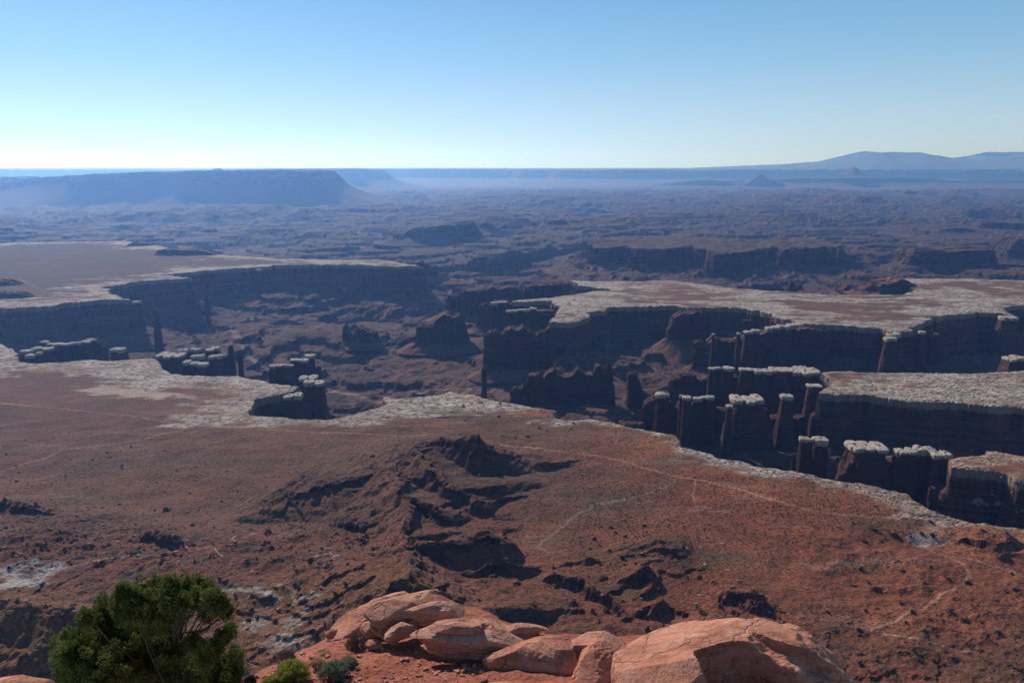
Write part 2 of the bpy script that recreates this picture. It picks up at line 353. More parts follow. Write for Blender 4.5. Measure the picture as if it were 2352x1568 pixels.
def lumps(x, y, s, seed=0):                   # rounded slickrock domes
    n = np.abs(perlin(x / s, y / s, seed)); m = np.abs(perlin(x / s * 2.3, y / s * 2.3, seed + 3))
    return np.sqrt(np.clip(n * 2.2, 0, 1)) * 0.7 + np.sqrt(np.clip(m * 2.2, 0, 1)) * 0.3
def terrain(x, y, full=True):
    x = np.asarray(x, np.float32); y = np.asarray(y, np.float32)
    n60 = fbm(x, y, 60, 4, 3); n12 = fbm(x, y, 14, 3, 9)
    n300 = fbm(x, y, 300, 5, 21); n1500 = fbm(x, y, 1600, 5, 31)
    far = ss(3200, 7000, y)
    gd, _ = seg_dist(x, y, GORGE, False); gmz = 0
    # canyon floor: stepped tables, washes between them
    wx = x + fbm(x, y, 900, 3, 38) * 260; wy = y + fbm(x, y, 900, 3, 39) * 200
    n700 = fbm(wx, wy * 1.2, 760, 5, 35, 0.46); n400 = fbm(wx, wy, 330, 4, 36, 0.45)
    f6 = fbm(wx * 0.8, wy * 1.3, 2600, 6, 33, 0.55)
    n150 = fbm(wx, wy, 150, 4, 49); hn = n700 * 74 + n400 * 40 + n150 * 14 + n60 * 3 + n12 * 1.0
    hf = f6 * 165 + n700 * 60 + n400 * 26 + n150 * 9 * (1 - ss(6000, 9000, y))
    h0 = lerp(hn, hf, far)
    t1, f1 = terrace(h0 + n60 * 2, 25.0, 0.11)
    t2, f2 = terrace(h0 + n60 * 5 + n12, 6.5, 0.2)
    rg = np.abs(fbm(x, y, 130, 5, 37))
    zf = -120 + t1 * 0.5 + t2 * 0.3 + h0 * 0.2 - (rg * 17 - 4) * (1 - far)
    low = lerp(-178, -200, far) + n60 * 3; zf = np.where(zf < low, low + (zf - low) * 0.3, zf)
    zf = np.where(y < 3300, np.minimum(zf, -62 + n60 * 6), zf)
    gm = (1 - ss(90, 150, gd + n60 * 60)); zf = zf - gm * 150
    # far flats and the plateau that closes the horizon
    edge = 27500 + 3500 * fbm(x, y, 9000, 4, 41) + 0.06 * x
    flat = ss(17000, 23000, y); zf = lerp(zf, -125 + n1500 * 14, flat * 0.85)
    s = (y - edge); plat = ss(-2600, -300, s) * 0.35 + ss(-300, 100, s) * 0.65
    zf = lerp(zf, 335 + 38 * fbm(x, y, 5000, 4, 44) + ss(30000, 40000, y) * 30, plat)
    z = zf.copy(); rimm = np.zeros_like(z); wm = np.zeros_like(z); ins = np.zeros_like(z); bid = np.full(z.shape, -1)
    sds = []
    for k, (P, zt, wh) in enumerate(BENCH):
        sd = sdf(x, y, P)
        a1 = (7, 10, 6, 16, 22, 40)[k]; a2 = (3, 5, 3, 7, 9, 14)[k]
        sd = sd + n60 * a1 * 0.75 + n12 * a2 * 0.6 - np.abs(fbm(x, y, 90, 3, 29)) * a1 * 1.0 - np.abs(fbm(x, y, 38, 2, 27)) * a2 * 1.6 + a1 * .25 + a2 * .4; sds.append(sd)
        top = zt - 3.0 * np.exp(-np.maximum(sd, 0) / 5.0)
        th = np.clip(34 + 26 * n60 + 40 * n300, 12, 92)                                        # height of the talus
        cq = np.clip(-sd / 14.0, 0, 1); cq = np.where(cq < .25, cq / .25 * .42, np.where(cq < .75, .42 + (cq - .25) * .16, .5 + (cq - .75) * 2.0)); cl = zt - 3 - (118 - th) * cq
        ta = zt - 121 + th - th * np.clip((-sd - 14) / (75 if k != 5 else 260), 0, 9) ** 0.8 - np.clip(-sd - 260, 0, 300)
        zb = np.where(sd > 0, top, np.where(sd > -14, cl, ta))
        use = (zb > z) | ((sd > 0)); z = np.where(use, zb, z)
        ins = np.where(sd > 0, 1.0, ins); bid = np.where(sd > 0, k, bid)
        rimm = np.maximum(rimm, (np.abs(sd) < 30) * wh)
    # bench surfaces
    sA = sds[0]
    near = np.zeros_like(z); nz = np.zeros_like(z)
    m = (y < 1250) & (sA > 0)
    if m.any():
        xm, ym = x[m], y[m]
        b = np.maximum(rbf(xm, ym), 0.0) * ss(0, 60, sA[m])
        bs = sdf(xm, ym, BAD, 120); bm = ss(-20, 50, bs + n60[m] * 25)
        q = (fbm(xm, ym, 150, 5, 51) * 0.5 + 0.5) * 38 + n12[m] * 1.5
        tq, fq = terrace(q, 5.0, 0.05, 0.3)
        q2 = b * 0.6 + n60[m] * 7 + fbm(xm, ym, 180, 3, 57) * 14 + n12[m] * 0.6
        tq2, _ = terrace(q2, 5.0, 0.07)
        b = b + bm * (tq * 0.6 + 0.15 * q - 13) + (0.45 * (tq2 - q2) + n60[m] * 2.2) * ss(12, 35, b) * (1 - bm)
        b = np.maximum(b, 0)
        xw = xm + n60[m] * 16 + n12[m] * 4; yw = ym + fbm(xm, ym, 60, 4, 77) * 16 + n12[m] * 3
        for C, hh, wa, wb in RID:
            lo = C.min(0) - 220; hi = C.max(0) + 220
            k = (xm > lo[0]) & (xm < hi[0]) & (ym > lo[1]) & (ym < hi[1])
            if not k.any(): continue
            X, Y = xw[k], yw[k]
            d, par = seg_dist(X, Y, C, False); i = np.clip(np.floor(par).astype(int), 0, len(C) - 2); t = par - i
            H = hh[i] * (1 - t) + hh[i + 1] * t
            dx = C[i + 1, 0] - C[i, 0]; dy = C[i + 1, 1] - C[i, 1]; L = np.hypot(dx, dy)
            # sunny side: towards the sun direction (-0.45, 0.89)
            px = X - (C[i, 0] + t * dx); py = Y - (C[i, 1] + t * dy)
            sun_side = ss(-0.25, 0.25, (px * -0.45 + py * 0.89) / (d + 2))
            wdt = lerp(wb, wa, sun_side)
            pr = np.clip(1 - d / wdt, 0, 1)
            steep = np.where(d < 0.18 * wb, 1 - d / wdt * 0.6, np.clip(0.78 * (1 - (d / wb - 0.18) / 0.82), 0, 1))
            if wb >= 200: steep = pr
            prof = lerp(steep, pr, sun_side)
            hb = H * prof
            hr, _ = terrace(hb + n12[k.nonzero()[0]] * 0 if False else hb, 5.0, 0.35)
            hb = lerp(hb, hr, 0.35 * (1 - 0.5 * sun_side))
            cur = b[k]; b[k] = np.where(hb > cur, hb, cur) + 0.0
        b = b + (n12[m] * 1.6 + fbm(xm, ym, 5, 3, 66) * 0.7) * ss(0, 20, b) + n60[m] * 1.2 - np.abs(fbm(xm, ym, 70, 4, 58)) * 7 * ss(4, 25, b) - np.abs(fbm(xm * 0.5, ym, 160, 3, 59)) * 4 * (1 - ss(4, 25, b)) * ss(0, 80, sA[m]) - np.abs(fbm(xm, ym, 85, 5, 60)) * 13 * ss(180, 420, xm) * ss(900, 780, ym)
        # the ground climbs behind the frame towards the foot of the viewpoint cliff
        b = b + ss(470, 120, ym) * 150 * (0.8 + 0.3 * n300[m])
        z[m] = z[m] + b; near[m] = ss(4, 22, b); nz[m] = b
    # pale rim rock: width of the bare strip on each bench
    v3w = fbm(x * 0.7, y * 1.2, 24, 4, 63)
    W = (70, 210, 80, 190, 70, 0)
    st = fbm(x * 0.45 + y * 0.1, y * 1.1, 46, 4, 61) * 0.6 + fbm(x * 0.6, y * 1.2, 190, 3, 66) * 0.55
    for k in range(5):
        q = sds[k]
        mm = (q > -8)
        e = 1 - q / W[k] + st * (1.9 if k != 3 else 2.4)
        if k == 0:
            left = ss(100, -250, x); right = ss(150, 500, x)
            e = 1 - q / (42 + 75 * left * (y > 1200) - 4 * right) + st * (1.3 + 0.3 * left)
        if k == 4: e = 1 - q / 150 + st * 1.5
        e = e + v3w * 0.55; wm = np.where(mm & (q > 0), np.maximum(wm, ss(0.0, 0.7, e)), wm)
        wm = np.where((q > -8) & (q <= 0), 1.0, wm)
    lump = lumps(x * 0.6 + n12 * 5, y * 1.15 + n12 * 5, 13, 5); lump = lerp(lump, lumps(x * 0.35 - y * 0.1 + n60 * 20, y + n60 * 8, 30, 8), 0.45)
    z = z + np.where(bid == 5, n300 * 22 + n60 * 6, 0) * ss(0, 60, sds[5]); z = z + wm * ins * (lump - 0.6) * 3.2 + ins * (1 - wm) * n60 * 0.8
    if not full: return z
    # ---------------- colour
    red = np.array([0.19, 0.066, 0.036]); brn = np.array([0.125, 0.062, 0.038]); org = np.array([0.27, 0.115, 0.048])
    ash = np.array([0.47, 0.395, 0.315]); flo = np.array([0.088, 0.048, 0.036]); grn = np.array([0.085, 0.066, 0.037])
    def mixc(c, d, t): return c + (np.asarray(d, np.float32) - c) * t[..., None]
    c = np.broadcast_to(flo, x.shape + (3,)).astype(np.float32).copy()
    v1 = fbm(x, y, 420, 4, 71); v2 = fbm(x * 0.6, y, 130, 5, 81); v3 = fbm(x, y * 1.3, 35, 4, 91)
    c = mixc(c, (0.125, 0.062, 0.043), ss(-0.1, 0.5, v1)); 
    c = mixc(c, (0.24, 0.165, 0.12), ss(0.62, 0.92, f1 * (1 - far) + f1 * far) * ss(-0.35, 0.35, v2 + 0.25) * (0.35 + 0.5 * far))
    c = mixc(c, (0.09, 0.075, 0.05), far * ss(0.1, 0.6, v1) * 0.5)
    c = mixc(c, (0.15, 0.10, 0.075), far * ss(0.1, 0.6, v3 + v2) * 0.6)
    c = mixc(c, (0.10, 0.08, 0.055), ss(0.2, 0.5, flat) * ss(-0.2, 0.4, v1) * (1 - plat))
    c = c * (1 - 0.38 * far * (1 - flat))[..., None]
    ib = ins > 0
    cb = np.broadcast_to(brn, x.shape + (3,)).astype(np.float32).copy()
    cb = mixc(cb, red, ss(-0.35, 0.35, v1 + v2 * 0.7 + 0.1))
    rt = ss(-50, 350, x) * (y < 1500)
    cb = mixc(cb, (0.245, 0.074, 0.034), rt * 0.7)
    cb = mixc(cb, org, (ss(0.05, 0.45, v2) * 0.55 + 0.25) * ss(160, 20, sA) * (bid == 0))
    cb = mixc(cb, org, ss(0.1, 0.5, v2 + v3 * 0.4) * ((bid == 1) | (bid == 3)) * 0.8)
    cb = mixc(cb, grn, ss(0.1, 0.5, fbm(x * 0.7, y * 1.6, 160, 4, 101)) * 0.55)
    cb = mixc(cb, (0.26, 0.135, 0.095), ss(0.22, 0.5, fbm(x * 0.5, y * 1.5, 90, 4, 111)) * 0.6 * (1 - near))
    cb = mixc(cb, (0.15, 0.055, 0.033), near * 0.7 * ss(-0.5, 0.2, v2))
    lft = ss(60, -60, x) * ss(720, 560, y)
    cb = mixc(cb, (0.20, 0.088, 0.040), lft * 0.85)
    cb = mixc(cb, (0.06, 0.052, 0.038), ss(0.25, 0.5, v3 + v2 * 0.5) * near * 0.6)
    cb = mixc(cb, (0.165, 0.10, 0.06), 0.65 * ((bid == 1) | (bid == 3)).astype(np.float32)); cb = mixc(cb, (0.075, 0.046, 0.030), (0.85 - 0.3 * ss(0, .5, v2)) * (bid == 4).astype(np.float32)); cb = mixc(cb, (0.125, 0.066, 0.042), 0.5 * ss(150, -250, x) * ss(700, 850, y) * (bid == 0))
    wl = np.clip(lump, 0, 1)
    wc = ash * (0.80 + 0.38 * wl[..., None]) * (1 + 0.18 * v3[..., None])
    wc = mixc(wc, (0.27, 0.145, 0.095), ss(-0.05, 0.45, v2 * 0.6 + v3 * 0.7) * 0.65); gap = ss(0.47, 0.3, wl + v3 * 0.15); wc = mixc(wc, (0.10, 0.075, 0.045), gap * 0.8)
    right = ss(250, 700, x) * (y < 1300)
    wc = wc * (1 - right[..., None] * np.array([0.12, 0.34, 0.44]))
    cb = mixc(cb, np.broadcast_to(wc, cb.shape), wm * (1.0 - 0.35 * right * ss(0, 30, sA)))
    cb = np.where((bid == 5)[..., None], mixc(cb * 0 + np.array([0.085, 0.058, 0.038]), (0.14, 0.085, 0.055), ss(-.3, .4, v3 + v2)), cb)
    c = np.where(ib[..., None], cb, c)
    rimz = z < 6; c = np.where(((wm > 0.5) & ~ib & (z > -2.5))[..., None], wc, c); c = np.where(((wm > 0.5) & ~ib & (z <= -2.5))[..., None], np.array([0.10, 0.05, 0.035]), c)
    veg = ins * (1 - wm) * 1.0 + (1 - ins) * 0.3 * (y < 3500)
    c = c * np.array([0.82, 0.76, 0.76])
    for P, cc in PTC:
        d = sdf(x, y, P, 60); c = mixc(c, cc, ss(-8, 14, d + n12 * 8 + v3 * 26) * 0.6); veg = veg * (1 - ss(-6, 8, d) * 0.7)
    xr = x + n60 * 7 * ss(900, 700, y) + n60 * 3 + n12; yr = y + n12 * 2.5
    for P, wd, cc in RD + FLOORRD:
        lo = P.min(0) - 30; hi = P.max(0) + 30
        k = (x > lo[0]) & (x < hi[0]) & (y > lo[1]) & (y < hi[1])
        if not k.any(): continue
        d, _ = seg_dist(xr[k], yr[k], P, False); t = ss(wd * 1.2, wd * 0.5, d) * (0.5 + 0.35 * np.clip(v3[k] + n60[k], -1, 1))
        c[k] = mixc(c[k], cc, t); veg[k] = veg[k] * (1 - t)
        side = ss(wd * 6, wd * 1.5, d) * (1 - t) * (wd > 2.9) * (wd < 4)
        c[k] = mixc(c[k], (0.10, 0.095, 0.05), side * 0.25)
    z = z.astype(np.float32)
    msk = np.stack([veg, rimm, near, wm * ins], -1)
    col = np.concatenate([np.clip(c, 0.02, 0.8), np.ones(x.shape + (1,), np.float32)], -1)
    return z, col, msk
def build_ground():
    ys = [70.0]
    while ys[-1] < 46000:
        y = ys[-1]; r = 1.010 if y < 380 else (1.0030 if y < 6000 else 1.0065)
        ys.append(y * r)
    ys = np.array(ys, np.float32); ts = np.linspace(-0.86, 0.86, 1300).astype(np.float32)
    Y, T = np.meshgrid(ys, ts, indexing='ij'); X = Y * T
    n = X.size; z = np.empty(n, np.float32); col = np.empty((n, 4), np.float32); msk = np.empty((n, 4), np.float32)
    xf, yf = X.ravel(), Y.ravel()
    for a in range(0, n, 260000):
        z[a:a + 260000], col[a:a + 260000], msk[a:a + 260000] = terrain(xf[a:a + 260000], yf[a:a + 260000])
    co = np.stack([xf, yf, z], -1)
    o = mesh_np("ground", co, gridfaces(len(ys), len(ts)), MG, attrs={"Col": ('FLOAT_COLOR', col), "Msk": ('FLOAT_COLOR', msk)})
    tag(o, "canyon country of red benches, pale rim rock and stepped canyon floor", kind='structure'); return o
ground = build_ground()
def hit(u, v):                                # where a line of sight meets the ground
    x, Y, Z = ray(u, v)
    d = np.exp(np.linspace(math.log(120), math.log(9000), 900)); xs = x / Y * d; zs = CAMH + Z / Y * d
    g = terrain(xs, d, False); k = np.nonzero(zs < g)[0]
    if len(k) == 0: return None
    k = k[0]; return np.array([xs[k], d[k], g[k]])
# ------------------------------------------------------------------ rock towers, fins, buttes and mesas
ORD = "first second third fourth fifth sixth seventh eighth ninth tenth eleventh twelfth thirteenth fourteenth fifteenth sixteenth".split()
def superpts(n, a, b, e):
    th = np.linspace(0, 2 * np.pi, n, endpoint=False)
    c, s = np.cos(th), np.sin(th)
    return np.sign(c) * np.abs(c) ** e * a, np.sign(s) * np.abs(s) ** e * b, c, s
def butte_mesh(name, cx, cy, half, depth, zb, ztop_fn, mat, parent=None, talus=(0, 0), n=160, nk=16, rough=3.0, seed=0, e=0.55, batter=0.12, flute=10.0, topn=2.0, ang=0.0, loc=None):
    """lofted rock body: plan is a rounded block with buttresses, its top follows ztop_fn(x); local origin at its foot"""
    x0, y0, c, s = superpts(n, half, depth, e)
    P = np.stack([x0 + seed * 31.7, y0 + seed * 11.3, np.zeros(n)], 1)
    nz = fbm3(P, flute, 3, seed) * rough + fbm3(P, flute * 3.5, 2, seed + 9) * rough * 1.4
    nx, ny = c / np.hypot(c, s), s / np.hypot(c, s)
    rows = []; ca, sa = math.cos(ang), math.sin(ang)
    zt = ztop_fn(x0)
    tw, thh = talus
    ks = []
    if tw > 0:
        for t in np.linspace(0, 1, 7)[:-1]:
            off = tw * (1 - t) ** 1.25; zz = zb - 6 + (thh + 6) * t ** 1.1
            w_ = 1 + 0.35 * fbm3(P * 0.6 + 50, flute * 4, 3, seed + 4)
            tn = fbm3(np.stack([x0, y0, np.full(n, zz)], 1), 12, 3, seed + 5) * 2.5
            rows.append((x0 + nx * (off * w_ + nz * t), y0 + ny * (off * w_ + nz * t), np.minimum(zz + tn + 0 * x0, zt)))
        z0 = zb + thh
    else: z0 = zb
    for k in range(nk + 1):
        t = k / nk
        zz = z0 + (zt - z0) * t
        led = fbm3(np.stack([x0 * 0.02, y0 * 0.02, zz / 9.0 + 0 * x0], 1), 1.0, 3, seed + 7) * rough * 0.5
        q = fbm3(np.stack([x0 + nz, y0, zz * 0.35], 1), flute * 0.5, 3, seed + 8) * rough * 0.45
        ins = batter * min(half, depth) * t
        o = nz * (1 - 0.25 * t) + led + q - ins
        rows.append((x0 + nx * o, y0 + ny * o, zz))
    bx, by, _ = rows[-1]
    for sfr in (0.93, 0.8, 0.6, 0.35, 0.12):
        xx = bx * (1 - (1 - sfr) * min(1, depth / half)); yy = by * sfr
        zz = ztop_fn(xx) + topn * 0.4 + fbm3(np.stack([xx, yy, 0 * xx], 1), 8, 3, seed) * topn
        rows.append((xx, yy, zz))
    V_ = np.concatenate([np.stack(r, 1) for r in rows])
    X = V_[:, 0] * ca - V_[:, 1] * sa; Y = V_[:, 0] * sa + V_[:, 1] * ca
    if loc is None: loc = (cx, cy, zb)
    co = np.stack([X + cx - loc[0], Y + cy - loc[1], V_[:, 2] - loc[2]], 1)
    o = mesh_np(name, co, gridfaces(len(rows), n, True), mat, parent)
    if parent is None: o.location = loc
    return o
def prof_fn(P, Yd, jag=2.0, seed=0, blocky=True):
    """silhouette points (u, v) at distance Yd -> height as a function of local x"""
    W = np.array([pd(u, v, Yd) for u, v in P]); xc = (W[0, 0] + W[-1, 0]) / 2
    xs, zs = W[:, 0] - xc, W[:, 2]
    def f(x):
        x = np.asarray(x, float)
        xx = x + 0.8 * jag * perlin(x / (jag * 2.2) + seed, x * 0 + seed, 3)
        return np.interp(xx, xs, zs) + jag * 0.9 * np.round(perlin(x / (jag * 2.5), x * 0 + seed * 3.1, 5) * 1.6) / 1.6
    return f, xc, (xs[-1] - xs[0]) / 2
def fin(name, prof, vbase, zb, depth, label, cat, talus=(0, 0), mat=None, yoff=0, group=None, jag=2.5, **k):
    Yb = pt(1176, vbase, zb)[1]; Yd = Yb + depth + talus[0] * 0.3 + yoff
    sd_ = k.pop('seed', int(prof[0][0]) % 97)
    f, xc, half = prof_fn(prof, Yd, jag, sd_)
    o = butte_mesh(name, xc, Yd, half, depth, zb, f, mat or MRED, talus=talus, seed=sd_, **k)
    return tag(o, label, cat, group)
def cap_mesh(name, cx, cy, half, depth, z0, z1, parent, seed, n=40, split=0):
    x0, y0, c, s = superpts(n, half, depth, 0.62); rows = []
    P = np.stack([x0 + seed * 7.7, y0, np.zeros(n)], 1)
    nz = fbm3(P, max(6, half * 0.8), 3, seed) * half * 0.24
    H = z1 - z0
    for t, sc_ in ((0, 0.5), (0.0, 0.84), (0.12, 0.9), (0.3, 0.97), (0.38, 0.93), (0.46, 1.0), (0.62, 1.02), (0.7, 0.97), (0.82, 1.0), (0.92, 0.95), (0.985, 0.82), (1.0, 0.5), (1.01, 0.2)):
        q = fbm3(np.stack([x0, y0, np.full(n, t * 8.0 + seed)], 1), max(5, half * .5), 3, seed + 3) * half * 0.10
        zz = z0 + H * t + fbm3(np.stack([x0 * sc_, y0 * sc_, np.full(n, 3.0 + seed)], 1), half * 0.7, 2, seed + 5) * H * 0.14
        rows.append(np.stack([(x0 + c * (nz + q)) * sc_, (y0 + s * (nz + q)) * sc_, zz], 1))
    V_ = np.concatenate(rows)
    return mesh_np(name, V_ + [cx, cy, 0], gridfaces(len(rows), n, True), MCAP, parent)
def hoodoo(u0, u1, v, cap, label, group, zf=-122, ztop=None, seed=0, dep=1.0, caph=None):
    zt = (random.uniform(-2, 2) if ztop is None else ztop)
    Yd = pt(1176, v, zt)[1]
    a = pd(u0, v, Yd); b = pd(u1, v, Yd); half = (b[0] - a[0]) / 2; xc = (a[0] + b[0]) / 2
    Yd += half * 0.4 * dep
    zf_ = min(zf, float(terrain(np.array([xc]), np.array([Yd]), False)[0]) - 3)
    if cap:
        hcap = caph or min(max(6.5, half * 0.85), 11) * random.uniform(.55, 1.1)
        e = empty("rock_hoodoo", (xc, Yd, zf_)); tag(e, label, "rock pillar", group, 'thing')
        zc = zt - hcap; kb = random.uniform(1.35, 2.1)
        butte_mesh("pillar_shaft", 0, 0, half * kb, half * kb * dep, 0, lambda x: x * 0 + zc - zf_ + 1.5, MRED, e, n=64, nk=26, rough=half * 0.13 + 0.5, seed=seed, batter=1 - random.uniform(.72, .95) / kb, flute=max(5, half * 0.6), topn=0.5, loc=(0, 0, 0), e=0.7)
        ncap = 1 if half < 13 else (2 if half < 20 else 3)
        xs = np.linspace(-1, 1, 2 * ncap + 1)[1::2] * half
        for i, x_ in enumerate(xs):
            hw = half / ncap * random.uniform(.92, 1.1)
            cap_mesh("caprock", x_, random.uniform(-.15, .15) * half * dep, hw, max(hw, half * 0.8) * dep, zc - zf_, zt - zf_ + random.uniform(-2.5, 1.0) * (ncap > 1), e, seed + i * 5)
    else:
        rr = random.Random(seed)
        e = butte_mesh("rock_spire", xc, Yd, half * 0.9, half * 0.8 * dep, zf_, lambda x: zt - np.abs(x) / half * half * 0.9 + x * rr.uniform(-.5, .5), MRED, n=56, nk=26, rough=half * 0.16 + 0.6, seed=seed, batter=0.45, flute=max(5, half * .6), topn=1.0, e=0.8)
        tag(e, label, "rock spire", group)
    return e
random.seed(5)
def hgroup(rows, noun, group, start=10, **k):
    rows = sorted(rows, key=lambda r: r[0]); nc = 0; ns = 0
    lab = [(r[3] if len(r) > 3 else '') for r in rows]
    for i, r in enumerate(rows):
        wd = (r[1] - r[0]); adj = 'narrow' if wd < 18 else ('broad' if wd > 40 else 'stout')
        if r[2] >= 0 and r[2] < 5:
            pass
        cap = not (len(r) > 4 and r[4] == 'x')
        if cap: txt = f"{adj} pale-capped pillar, {ORD[nc]} from the left {noun}"; nc += 1
        else: txt = f"{adj} uncapped red spire, {ORD[ns]} from the left {noun}"; ns += 1
        if lab[i]: txt = lab[i]
        hoodoo(r[0], r[1], r[2], cap, txt, group, seed=start + i * 3, **k)
X_ = 'x'
hgroup([(45,69,805),(56,77,815),(70,94,799),(92,118,800),(82,97,809),(92,108,784),(106,121,789),(119,142,789),(141,158,790),(155,172,787),(172,188,786),(187,206,783),(199,212,778),(209,220,779),
        (218,232,789,'',X_),(231,247,797,'',X_)], "in the far left cluster", "pillars of the far left rim", 10)
hoodoo(250, 285, 801, True, "lone pale lumpy knob of rock right of the far left pillar cluster", "pillars of the far left rim", seed=61)
hgroup([(357,417,815),(408,432,803),(430,458,802),(437,466,816),(417,452,832),(450,476,835),(472,490,802),(484,503,798),(477,508,816),(509,520,814),(519,540,793,'',X_),(540,558,809,'',X_)],
       "in the left cluster above the white rim", "pillars of the left rim cluster", 70)
hgroup([(617,634,839),(630,650,838),(649,662,837),(660,674,838),(666,684,825),(682,706,826),(684,728,867),(697,741,877),(700,722,815,'narrow leaning spire with small pale cap behind the notched bay',),(722,742,842,'',X_)],
       "around the notched bay left of centre", "pillars around the notched bay", 120)
hoodoo(651, 693, 907, True, "broad pale-capped pillar standing in the dark notched bay", "pillars around the notched bay", seed=171)
hgroup([(1628,1643,845),(1642,1658,844),(1661,1687,844),(1700,1731,847),(1732,1773,849),(1770,1822,848),(1818,1886,853),(1825,1857,842)],
       "in the back row beside the right bench", "back row of pillars by the right bench", 180)
hoodoo(1855, 1889, 882, True, "pale mushroom rock just off the tip of the right bench", "pillars by the bench tip", seed=230, caph=7)
hoodoo(1794, 1822, 908, True, "short pale-capped mushroom rock below the tip of the right bench", "pillars by the bench tip", seed=233)
hgroup([(1507,1530,903),(1529,1539,905),(1561,1570,907),(1568,1590,911),(1592,1612,913),(1610,1626,911),(1622,1641,910),(1669,1684,931),(1684,1757,915)],
       "in the front row above the white rim", "front row of pillars above the rim", 240)
hgroup([(1838,1860,1006),(1856,1870,1008),(1869,1905,1007),(1955,2038,1026),(2061,2106,1032),(2104,2150,1029),(2145,2188,1040),(1817,1836,1042,'',X_),(2131,2164,1120,'',X_)],
       "in the dark chasm below the right bench", "pillars in the dark chasm", 290, ztop=0)
hoodoo(2122, 2183, 968, False, "thick red uncapped tower in the shadow under the right bench cliff", "pillars in the dark chasm", seed=340, ztop=-38, dep=.8)
hoodoo(2315, 2368, 821, True, "pale mushroom rock on the far edge of the right bench at the frame edge", None, seed=351, zf=-20)
hgroup([(2033,2062,774),(2040,2070,766),(2112,2127,761),(2303,2339,727),(1636,1643,766),(1693,1702,764),(1710,1730,761),(1726,1747,758),(1548,1567,722)], "below the cliff of the middle bench", "pillars below the middle bench", 360)
hgroup([(1760,1792,751),(1785,1815,748),(1810,1845,744)], "on the long pale finger under the middle bench", "caps on the finger of the middle bench", 400)
hgroup([(1162,1177,713),(1176,1190,712),(1189,1203,711),(1202,1217,710),(1215,1233,707),(1128,1142,694),(1143,1165,692),(1273,1290,700)], "at the tip of the middle bench", "pillars at the tip of the middle bench", 420)
hgroup([(303,320,692),(343,366,714,'',X_),(464,477,655,'',X_),(586,600,618)], "below the left far bench cliff", "pillars below the left far bench", 450, ztop=-6)
# free-standing fins and buttes
fin("rock_spire", [(1104,850),(1107,846),(1118,848),(1119,856)], 960, -128, 9, "lone thin dark needle standing behind the white rim at centre", "rock spire", jag=1, rough=1.5, n=60, e=.8)
fin("rock_fin", [(1175,897),(1182,888),(1196,892),(1203,884),(1208,900),(1212,862),(1240,858),(1246,868),(1262,850),(1275,848),(1279,860),(1300,866),(1318,856),(1323,842),(1336,850),(1345,858),(1362,857),(1366,838),(1380,836),(1386,858),(1394,833),(1402,838),(1411,900)],
    948, -124, 16, "long dark jagged fin of rock standing in the basin at centre", "rock fin", talus=(30, 14), rough=4, n=260, nk=22, batter=.05, jag=2)
fin("rock_fin", [(1441,862),(1446,855),(1456,858),(1466,868),(1474,893),(1482,906),(1493,905),(1495,930)], 952, -124, 14, "tall dark blade of rock tapering down to the right beside the long fin", "rock fin", talus=(24, 12), rough=3, n=120, nk=22, batter=.05)
fin("rock_fin", [(1468,944),(1478,932),(1490,917),(1505,914),(1540,918),(1548,948),(1562,922),(1590,930),(1600,926),(1640,925),(1655,952),(1668,945),(1684,935),(1757,936),(1765,960),(1800,954),(1880,958)], 1040, -124, 16, "dark broken wall of rock carrying the front row of pillars", "rock fin", talus=(26, 12), rough=5, n=260, nk=18, yoff=16)
fin("rock_fin", [(1535,885),(1545,868),(1556,868),(1566,860),(1592,857),(1602,872),(1625,866),(1690,862),(1697,874),(1770,868),(1885,868)], 960, -124, 18, "dark broken wall of rock carrying the back row of pillars", "rock fin", talus=(20, 10), rough=5, n=260, nk=18, yoff=24)
fin("rock_spire", [(787,752),(794,745),(799,747),(800,764),(808,768)], 792, -128, 14, "slim dark tower left of the squat butte on the basin floor", "rock spire", talus=(22, 10), rough=2.5, n=90, nk=20, jag=1.5)
fin("rock_butte", [(813,768),(822,754),(838,754),(850,760),(866,764),(871,775)], 797, -128, 24, "squat dark butte beside the slim tower on the basin floor", "butte", talus=(34, 14), rough=4, n=140, nk=18)
fin("rock_butte", [(955,754),(960,748),(995,746),(1002,732),(1020,717),(1035,720),(1040,724),(1058,722),(1066,740),(1074,770)], 806, -128, 45, "large dark butte with a stepped top left of the middle bench", "butte", talus=(50, 20), rough=7, n=240, nk=22)
fin("rock_fin", [(1114,770),(1124,762),(1140,758),(1152,768),(1160,756),(1178,752),(1192,758),(1200,748),(1212,756),(1230,768),(1262,752)], 868, -126, 26, "tall dark crenellated wall stretching left from the middle bench tip", "rock fin", talus=(46, 20), rough=7, n=300, nk=24, jag=3)
fin("rock_fin", [(1150,722),(1160,716),(1176,720),(1240,712),(1290,712),(1340,716)], 800, -126, 22, "dark rock wall under the row of small caps at the middle bench tip", "rock fin", talus=(30, 14), rough=6, n=220, nk=20, yoff=30)
fin("rock_fin", [(1096,716),(1104,700),(1118,696),(1130,704),(1134,692),(1160,690),(1178,700),(1200,690),(1260,690)], 768, -126, 24, "dark notched wall behind the tip of the middle bench", "rock fin", talus=(36, 16), rough=6, n=200, nk=20, yoff=40)
fin("rock_fin", [(1022,690),(1030,680),(1056,678),(1062,668),(1120,664),(1135,658),(1150,666),(1168,656),(1186,658),(1200,672),(1206,656),(1262,652),(1310,650)], 738, -128, 34, "farthest long dark wall reaching left from the middle bench", "rock fin", talus=(60, 26), rough=9, n=300, nk=20, jag=4)
